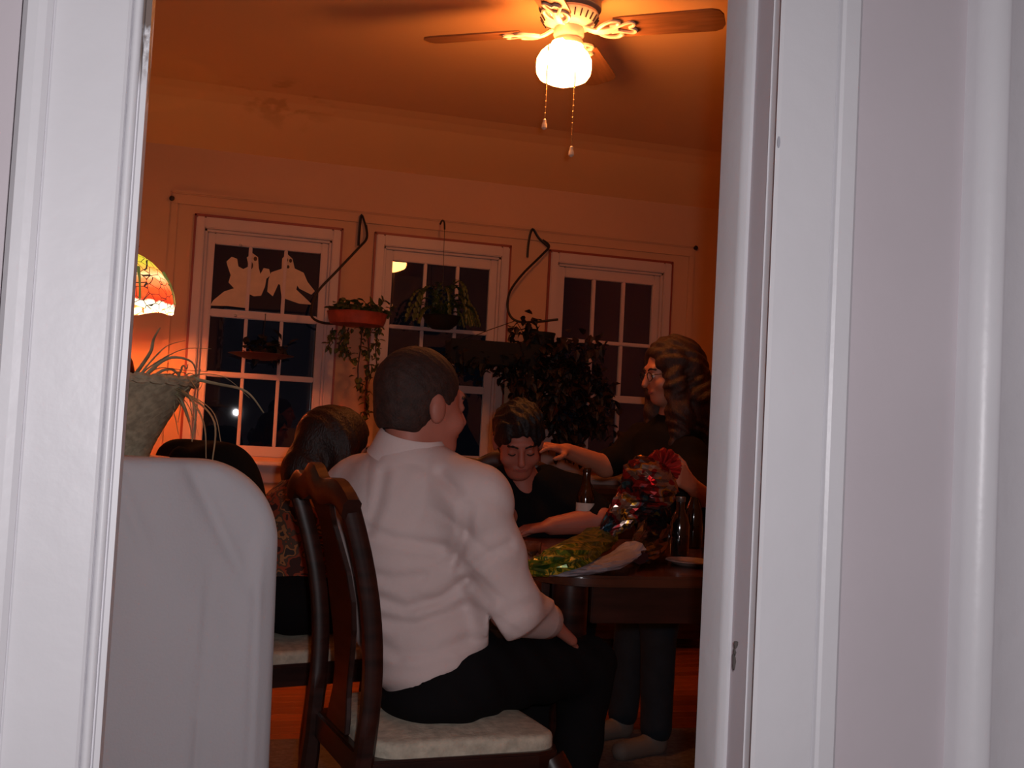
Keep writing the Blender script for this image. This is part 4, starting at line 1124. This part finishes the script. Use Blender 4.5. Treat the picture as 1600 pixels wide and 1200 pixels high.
def shirt_folds(X, Y, Z):
    u = (X - hb[0]) * cr[0] + (Y - hb[1]) * cr[1] + (Z - hb[2]) * cr[2]
    v_ = (X - hb[0]) * cu[0] + (Y - hb[1]) * cu[1] + (Z - hb[2]) * cu[2]
    low = np.clip(.35 - v_ * 4.0, 0.12, 1.0)
    wob = .018 * np.sin(17 * u + 3) + .010 * np.sin(41 * u + 20 * v_)
    s1 = np.sin((v_ - .55 * u + .9 * u * u * 2 + wob) * 2 * pi / .052)
    s2 = np.sin((v_ + .45 * u + wob * 1.3 + .02) * 2 * pi / .075)
    s1 = 1 - 2 * np.abs(np.sin((v_ - .55 * u + 1.8 * u * u + wob) * pi / .060)) ** .6
    s2 = 1 - 2 * np.abs(np.sin((v_ + .50 * u + wob * 1.3 + .02) * pi / .085)) ** .7
    s3 = 1 - 2 * np.abs(np.sin((u - .10 * v_ + .6 * wob) * pi / .11)) ** .7
    f = .0048 * low * s1 * (.55 + .45 * np.sin(9 * u + 14 * v_)) + .0036 * s2 * np.clip(.4 + v_ * 2 + u * 2, .12, 1) * (.6 + .4 * np.sin(13 * u)) + .0022 * s3 * np.clip(.6 + v_ * 2, 0, 1)
    d0, d1, d2 = X, Y, Z - EYE.z
    zf = d0 * cf[0] + d1 * cf[1] + d2 * cf[2]
    pu = 800 + 1600 * (d0 * cr[0] + d1 * cr[1] + d2 * cr[2]) / zf; pv = 600 - 1600 * (d0 * cu[0] + d1 * cu[1] + d2 * cu[2]) / zf
    for (dep, wd, pl) in CREASES:
        best = None
        for (ax, ay), (bx, by) in zip(pl[:-1], pl[1:]):
            ex, ey = bx - ax, by - ay
            t = np.clip(((pu - ax) * ex + (pv - ay) * ey) / (ex * ex + ey * ey), 0, 1)
            dd = (pu - ax - t * ex) ** 2 + (pv - ay - t * ey) ** 2
            best = dd if best is None else np.minimum(best, dd)
        q = np.sqrt(best)
        wd = wd * 1.7; dep = dep * .8
        f = f + dep * np.exp(-(q / wd) ** 2) - .35 * dep * np.exp(-((q - 1.9 * wd) / (1.1 * wd)) ** 2)
    return f
S.disp(shirt_folds)
S.ell(P(665, 1035, 2.22), (.105, .125, .075), E3, k=.05)
S.clip(P(690, 1042, 2.2), -CU * .89 + CR * .45)
S.chain([Rs.lerp(El, .75), El, El.lerp(Wr, .75)], [.060, .057, .044], k=.02)
for (gx, gy, gr) in ((765, 962, .003), (767, 969, .005), (769, 976, .007), (771, 984, .010), (773, 992, .013), (776, 1001, .017), (779, 1012, .022)):
    S.cap(P(gx, gy, 1.9), P(gx, gy, 2.45), gr, k=.004, op='-')
S.build('shirt', shirt_w, m1)
# collar: folded band round the neck
cA = frame((CR * cos(radians(45)) + CF * sin(radians(45))), CU * .93 + CR * .36 - CF * .05); cc_ = P(643, 689, 2.235)
v = []; f = []; nC = 40
for j, (r_, z_) in enumerate(((.072, -.040), (.0645, .012), (.0655, .020), (.0705, .014), (.083, -.028), (.088, -.036), (.080, -.040))):
    for k in range(nC):
        a = 2 * pi * k / nC; dip = -.022 * max(0, math.sin(a)) ** 3
        v.append(loc(cc_, cA, r_ * cos(a) * 1.0, r_ * sin(a) * 1.06, z_ + dip))
for j in range(6):
    for k in range(nC): f.append((j*nC+k, j*nC+(k+1) % nC, (j+1)*nC+(k+1) % nC, (j+1)*nC+k))
mb = MB(); mb.add(v, f); mb.build('collar', shirt_w, m1, True, world=True)
# cuff
cd_ = (Wr - El).normalized()
MB().lathe([(.036, 0), (.042, .002), (.041, .045), (.037, .050), (.034, .048)], 24, El.lerp(Wr, .70), cd_, cap=False).build('cuff', shirt_w, m1, True, world=True)
# trousers and shoes
S = SDF((mc.x - .32, mc.y - .35, .04), (mc.x + .75, mc.y + .75, .78), .010)
S.ell(mc + Vector((0, 0, .0)), (.160, .160, .105), k=.04)
S.ell(P(690, 1080, 2.19), (.120, .12, .065), E3, k=.05)
S.chain([hR, kR, aR], [.092, .066, .048], k=.03); S.chain([hL, kL, aL], [.092, .066, .048], k=.03)
S.disp(lambda X, Y, Z: .003 * nz(X, Y, Z, 60, 30, 50))
S.clip(P(690, 1030, 2.2), CU * .89 - CR * .45)
S.build('trousers', black_cloth, m1)
for a_ in (aR, aL):
    S = SDF((a_.x - .12, a_.y - .12, 0), (a_.x + .30, a_.y + .26, .16), .008)
    S.cap((a_.x, a_.y, .07), (a_.x, a_.y, .04), .045, .036, k=.02); S.cap((a_.x, a_.y, .036), (a_.x + fdir.x*.17, a_.y + fdir.y*.17, .032), .035, .032, k=.02)
    S.clip((0, 0, .002), (0, 0, -1)); S.build('shoe', shoe_b, m1)

# ---------- man in black, bent over the far side of the table
black_top = mat('black knit shirt', (.008, .008, .010), .95, spec=.1)
h2 = P(810, 688, 3.43)
base2 = Vector((1.0, 3.60, 0))
m2 = thing('person', base2, 'dark-haired man in a black V-neck shirt looking down at the table', 'person')
face2 = (-CF * .90 + CR * .10 - CU * .42); A2 = frame(face2, CU)
N2 = P(818, 762, 3.54)
s2L, s2R = P(893, 775, 3.56), P(738, 772, 3.54)      # image right, image left
e2L, e2R = Pz(945, 822, .83), Pz(765, 830, .83)
e2L = P(938, 812, 3.42); e2R = P(770, 820, 3.40)
for e_ in (e2L, e2R): e_.z = max(e_.z, .815)
w2L = Pz(862, 822, .797); w2R = Pz(842, 808, .805)
pel2 = Vector((1.0, 3.63, .58))
S = SDF((.60, 2.80, .40), (1.45, 3.90, 1.25), .006)
head_sdf(S, h2, A2, 1.0, N2)
S.cap(N2, pel2, .065, .09, k=.03); S.cap(s2L, s2R, .04, k=.03)
S.ell(P(815, 770, 3.51), (.06, .05, .05), [CR, CF, CU], k=.03)
S.chain([s2L, e2L, w2L], [.05, .047, .030]); S.chain([s2R, e2R, w2R], [.05, .047, .030])
hand_sdf(S, w2L, (w2L - e2L).normalized(), (0, 0, 1), 1, 1.0, .25)
hand_sdf(S, w2R, (w2R - e2R).normalized(), (0, 0, 1), -1, 1.0, .25)
S.build('body', skin_ruddy, m2)
eyes(m2, h2, A2, 1.0, True)
S = SDF(h2 - Vector((.16,) * 3), h2 + Vector((.16,) * 3), .005)
L_ = lambda x, y, z: loc(h2, A2, x, y, z)
S.ell(L_(0, -.012, .042), (.086, .104, .094), A2, k=.01)
S.ell(L_(0, -.05, -.02), (.070, .058, .07), A2, k=.02)
S.ell(L_(0, .098, -.026), (.066, .07, .083), A2, k=.012, op='-')
for sx in (-1, 1): S.ell(L_(sx * .088, .02, -.04), (.025, .035, .05), A2, k=.01, op='-')
S.disp(lambda X, Y, Z: .006 * nz(X, Y, Z, 70, 30, 95) * nz(X, Y, Z, 60, 90, 30, 1) + .003 * nz(X, Y, Z, 210, 60, 40))
S.build('hair', mat('black hair', (.0045, .004, .006), .6, bump=.4, bscale=120), m2)
S = SDF((.55, 3.15, .44), (1.50, 3.92, 1.12), .008)
S.cap(s2L, s2R, .075, .075, k=.05)
S.cap(s2L.lerp(N2, .6) + Vector((0, 0, .012)), s2R.lerp(N2, .6) + Vector((0, 0, .012)), .078, k=.04)
S.ell(P(815, 830, 3.60), (.19, .13, .17), [CR, CF, CU], k=.05)
S.ell(P(815, 812, 3.53), (.16, .10, .10), [CR, CF, CU], k=.05)
S.ell(pel2 + Vector((0, 0, .12)), (.17, .13, .22), k=.06)
S.chain([s2L, s2L.lerp(e2L, .9)], [.072, .062], k=.04); S.chain([s2R, s2R.lerp(e2R, .9)], [.072, .062], k=.04)
S.disp(lambda X, Y, Z: .004 * nz(X, Y, Z, 50, 20, 40))
# V-neck opening, cut as a wedge in front of the throat
vt = P(817, 772, 3.46)
S.cap(N2 - CF * .075 + CU * .045, vt - CF * .05 + CU * .005, .036, .004, k=.006, op='-')
S.ell(N2 + CU * .05, (.062, .07, .05), [CR, CF, CU], k=.006, op='-')
S.build('shirt', black_top, m2)
S = SDF((.60, 2.85, .04), (1.40, 3.90, .80), .011)
S.ell(pel2 + Vector((0, 0, .02)), (.175, .15, .11), k=.04)
for sx in (-1, 1):
    hp = pel2 + Vector((sx * .09, 0, 0)); kn = hp + Vector((sx * .05, -.43, -.03)); an = Vector((kn.x, kn.y + .06, .09))
    S.chain([hp, kn, an], [.09, .062, .046], k=.03)
S.build('trousers', black_cloth, m2)
for sx in (-1, 1):
    ax, ay = pel2.x + sx * .14, pel2.y - .37
    S = SDF((ax - .1, ay - .28, 0), (ax + .1, ay + .12, .16), .009)
    S.cap((ax, ay, .07), (ax, ay, .04), .045, .036, k=.02); S.cap((ax, ay, .036), (ax, ay - .17, .032), .035, .032, k=.02)
    S.clip((0, 0, .002), (0, 0, -1)); S.build('shoe', shoe_b, m2)

# ---------- woman with long hair and glasses, leaning over from the right
w3b = Vector((1.56, 3.55, 0))
m3 = thing('person', w3b, 'long-haired woman in glasses and a dark top leaning over with a hand on his shoulder', 'person')
h3 = P(1048, 582, 3.72)
A3 = frame(-CR * .93 - CF * .30 - CU * .14, CU)
N3 = P(1060, 655, 3.76)
sL, sR = P(1078, 712, 3.60), P(1002, 690, 3.88)
eR, wR = P(946, 728, 3.80), P(885, 704, 3.68)
eL, wL = P(1118, 792, 3.36), P(1080, 758, 3.25)
hp3 = Vector((1.66, 3.64, .84))
S = SDF((1.00, 2.85, .70), (2.05, 4.05, 1.56), .006)
head_sdf(S, h3, A3, .97, N3, True)
S.cap(N3, hp3, .075, .09, k=.04); S.cap(sL, sR, .04, k=.04)
S.chain([sL, eL, wL], [.038, .036, .025]); S.chain([sR, eR, wR], [.040, .040, .027])
hand_sdf(S, wR, (wR - eR).normalized() + Vector((0, 0, -.10)), (0, -.2, 1), -1, .95, .25)
hand_sdf(S, wL, (wL - eL).normalized(), (0, -1, .3), 1, .95, .55)
S.build('body', mat('reddish skin', (.52, .20, .12), .5, var=.06, vscale=15), m3)  # one even reddish skin tone
eyes(m3, h3, A3, .97)
S = SDF(h3 - Vector((.30, .30, .36)), h3 + Vector((.30, .30, .18)), .006)
L_ = lambda x, y, z: loc(h3, A3, x * .97, y * .97, z * .97)
S.ell(L_(0, -.020, .040), (.096, .108, .095), A3, k=.01)
for sx in (-1, 1):
    S.chain([L_(sx*.072, .020, .035), L_(sx*.086, .030, -.05), L_(sx*.095, .030, -.15), L_(sx*.10, .060, -.28)], [.034, .036, .045, .034], k=.03)
    S.chain([L_(sx*.06, -.06, .02), L_(sx*.085, -.07, -.10), L_(sx*.09, -.06, -.26)], [.05, .055, .04], k=.03)
S.chain([L_(0, -.08, .02), L_(0, -.095, -.10), L_(0, -.09, -.27)], [.06, .065, .045], k=.03)
S.ell(L_(0, .100, -.022), (.056, .068, .098), A3, k=.010, op='-')
S.disp(lambda X, Y, Z: .006 * np.sin(70 * X + 50 * Y + 6 * np.sin(22 * Z)) * np.sin(40 * Y - 35 * X + 5 * np.sin(18 * Z + 1)))
S.build('long_hair', mat('long brown hair', (.036, .012, .007), .55, var=.4, vscale=30, bump=.4, bscale=120, stretch=(3, 3, 1)), m3)
S = SDF((1.15, 3.0, .70), (2.15, 4.10, 1.30), .009)
S.cap(sL, sR, .062, .062, k=.05)
S.ell(P(1042, 745, 3.76), (.13, .16, .20), [CR, CF, CU], k=.05)
S.cap(N3 + Vector((0, 0, -.10)), hp3, .13, .15, k=.06)
S.ell(hp3, (.16, .17, .13), k=.05)
S.chain([sR, sR.lerp(eR, .92)], [.060, .052], k=.04); S.chain([sL, eL, eL.lerp(wL, .25)], [.060, .050, .042], k=.04)
S.disp(lambda X, Y, Z: .004 * nz(X, Y, Z, 50, 20, 40))
S.build('top', mat('dark brown knit top', (.012, .009, .008), .95, spec=.1), m3)
S = SDF((1.25, 3.10, .05), (1.95, 3.95, .95), .010)
S.ell(hp3 + Vector((0, 0, -.02)), (.155, .16, .12), k=.04)
fa, fb_ = Vector((1.455, 3.56, .09)), Vector((1.50, 3.36, .09))
for an, dy in ((fa, .09), (fb_, -.09)):
    hpp = hp3 + Vector((-.01, dy, -.05)); kn = hpp.lerp(an, .5) + Vector((-.04, 0, 0))
    S.chain([hpp, kn, an], [.092, .066, .055], k=.03)
S.build('jeans', mat('dark blue denim', (.008, .013, .021), .9, var=.2, vscale=20), m3)
for an in (fa, fb_):
    S = SDF((an.x - .30, an.y - .14, 0), (an.x + .12, an.y + .14, .17), .008)
    S.cap((an.x, an.y, .075), (an.x, an.y, .04), .046, .038, k=.02); S.cap((an.x, an.y, .036), (an.x - .15, an.y - .06, .034), .036, .034, k=.02)
    S.clip((0, 0, .002), (0, 0, -1)); S.build('shoe', mat('pale grey shoe', (.16, .13, .11), .7), m3)
wire = mat('thin dark spectacle frame', (.05, .03, .02), .3, metal=.6)
gl = MB()
for sx in (-1, 1):
    gl.tube([L_(sx * .031 + .022 * cos(a), .106 - .004 * abs(cos(a)), -.002 + .016 * sin(a)) for a in np.linspace(0, 2*pi, 21)], .0016, 6)
    gl.tube([L_(sx * .053, .102, .004), L_(sx * .078, .05, .004), L_(sx * .078, -.01, .002)], .0014, 6)
gl.tube([L_(-.009, .110, .004), L_(0, .114, .006), L_(.009, .110, .004)], .0015, 6)
go = gl.build('glasses', wire, m3, True, world=True)

# ---------- person with reddish hair on the second chair, half hidden
m4b = L2(.02, 0, 0)
m4 = thing('person', m4b, 'person with a dark reddish bob and a patterned top half hidden behind the white-shirted man', 'person')
h4 = P(526, 700, 3.08)
A4 = frame(CR * .80 + CF * .55 - CU * .28, CU)
N4 = P(492, 760, 3.03); pel4 = L2(-.02, 0.02, .585)
f4_ = Vector((cos(aj), sin(aj), 0)); r4_ = Vector((f4_.y, -f4_.x, 0))
s4R, s4L = P(478, 808, 2.90), P(506, 788, 3.18)
e4R, w4R = pel4 + f4_ * .20 + r4_ * .20 + Vector((0, 0, .12)), pel4 + f4_ * .40 + r4_ * .12 + Vector((0, 0, .11))
e4L, w4L = pel4 + f4_ * .20 - r4_ * .18 + Vector((0, 0, .12)), pel4 + f4_ * .40 - r4_ * .08 + Vector((0, 0, .11))
S = SDF((m4b.x - .35, m4b.y - .42, .42), (m4b.x + .75, m4b.y + .62, 1.30), .007)
head_sdf(S, h4, A4, .96, N4, True)
S.cap(N4, pel4, .08, .10, k=.04); S.cap(s4L, s4R, .04, k=.04)
S.chain([s4R, e4R, w4R], [.040, .036, .025]); S.chain([s4L, e4L, w4L], [.040, .036, .025])
hand_sdf(S, w4R, f4_, (0, 0, 1), -1, .92, .3); hand_sdf(S, w4L, f4_, (0, 0, 1), 1, .92, .3)
S.build('body', skin, m4)
eyes(m4, h4, A4, .96)
S = SDF(h4 - Vector((.20, .20, .24)), h4 + Vector((.20, .20, .18)), .006)
L_ = lambda x, y, z: loc(h4, A4, x * .96, y * .96, z * .96)
S.ell(L_(0, -.018, .036), (.092, .108, .092), A4, k=.01)
for sx in (-1, 1): S.chain([L_(sx*.07, -.01, .02), L_(sx*.085, .0, -.08), L_(sx*.08, .02, -.13)], [.035, .036, .026], k=.03)
S.chain([L_(0, -.07, .02), L_(0, -.080, -.09), L_(0, -.070, -.16)], [.058, .066, .055], k=.03)
S.ell(L_(0, .090, -.020), (.058, .075, .100), A4, k=.012, op='-')
S.disp(lambda X, Y, Z: .003 * nz(X, Y, Z, 90, 60, 20) * nz(X, Y, Z, 50, 90, 25, 1))
S.build('bob_hair', mat('dark reddish hair', (.016, .005, .004), .5, bump=.4, bscale=110, stretch=(2, 2, 1)), m4)
S = SDF((m4b.x - .32, m4b.y - .40, .48), (m4b.x + .55, m4b.y + .55, 1.10), .009)
S.cap(s4L, s4R, .062, k=.05); S.cap(N4 - Vector((0, 0, .05)), pel4 + Vector((0, 0, .05)), .10, .13, k=.06)
S.ell(N4.lerp(pel4, .45), (.15, .15, .16), k=.06)
S.chain([s4R, e4R, e4R.lerp(w4R, .5)], [.058, .048, .040], k=.04); S.chain([s4L, e4L, e4L.lerp(w4L, .5)], [.058, .048, .040], k=.04)
S.build('patterned_top', foil_material('floral print cloth', [(0, (.05, .015, .012)), (.42, (.30, .05, .02)), (.50, (.10, .05, .03)), (.57, (.38, .14, .05)), (.63, (.05, .03, .025))], 24, .9, 0), m4)
S = SDF((m4b.x - .32, m4b.y - .40, .04), (m4b.x + .65, m4b.y + .55, .76), .011)
S.ell(pel4 + Vector((0, 0, .02)), (.16, .16, .105), k=.04)
for sg in (-1, 1):
    hp = pel4 + r4_ * (.085 * sg); kn = hp + f4_ * .40 - Vector((0, 0, .03)); an = Vector((kn.x - .05, kn.y, .09))
    S.chain([hp, kn, an], [.084, .060, .045], k=.03)
S.build('trousers', black_cloth, m4)
for sg in (-1, 1):
    an = pel4 + r4_ * (.085 * sg) + f4_ * .40 + Vector((-.05, 0, 0))
    S = SDF((an.x - .1, an.y - .12, 0), (an.x + .28, an.y + .16, .16), .009)
    S.cap((an.x, an.y, .07), (an.x, an.y, .04), .043, .036, k=.02); S.cap((an.x, an.y, .036), (an.x + .15, an.y + .02, .032), .034, .032, k=.02)
    S.clip((0, 0, .002), (0, 0, -1)); S.build('shoe', shoe_b, m4)
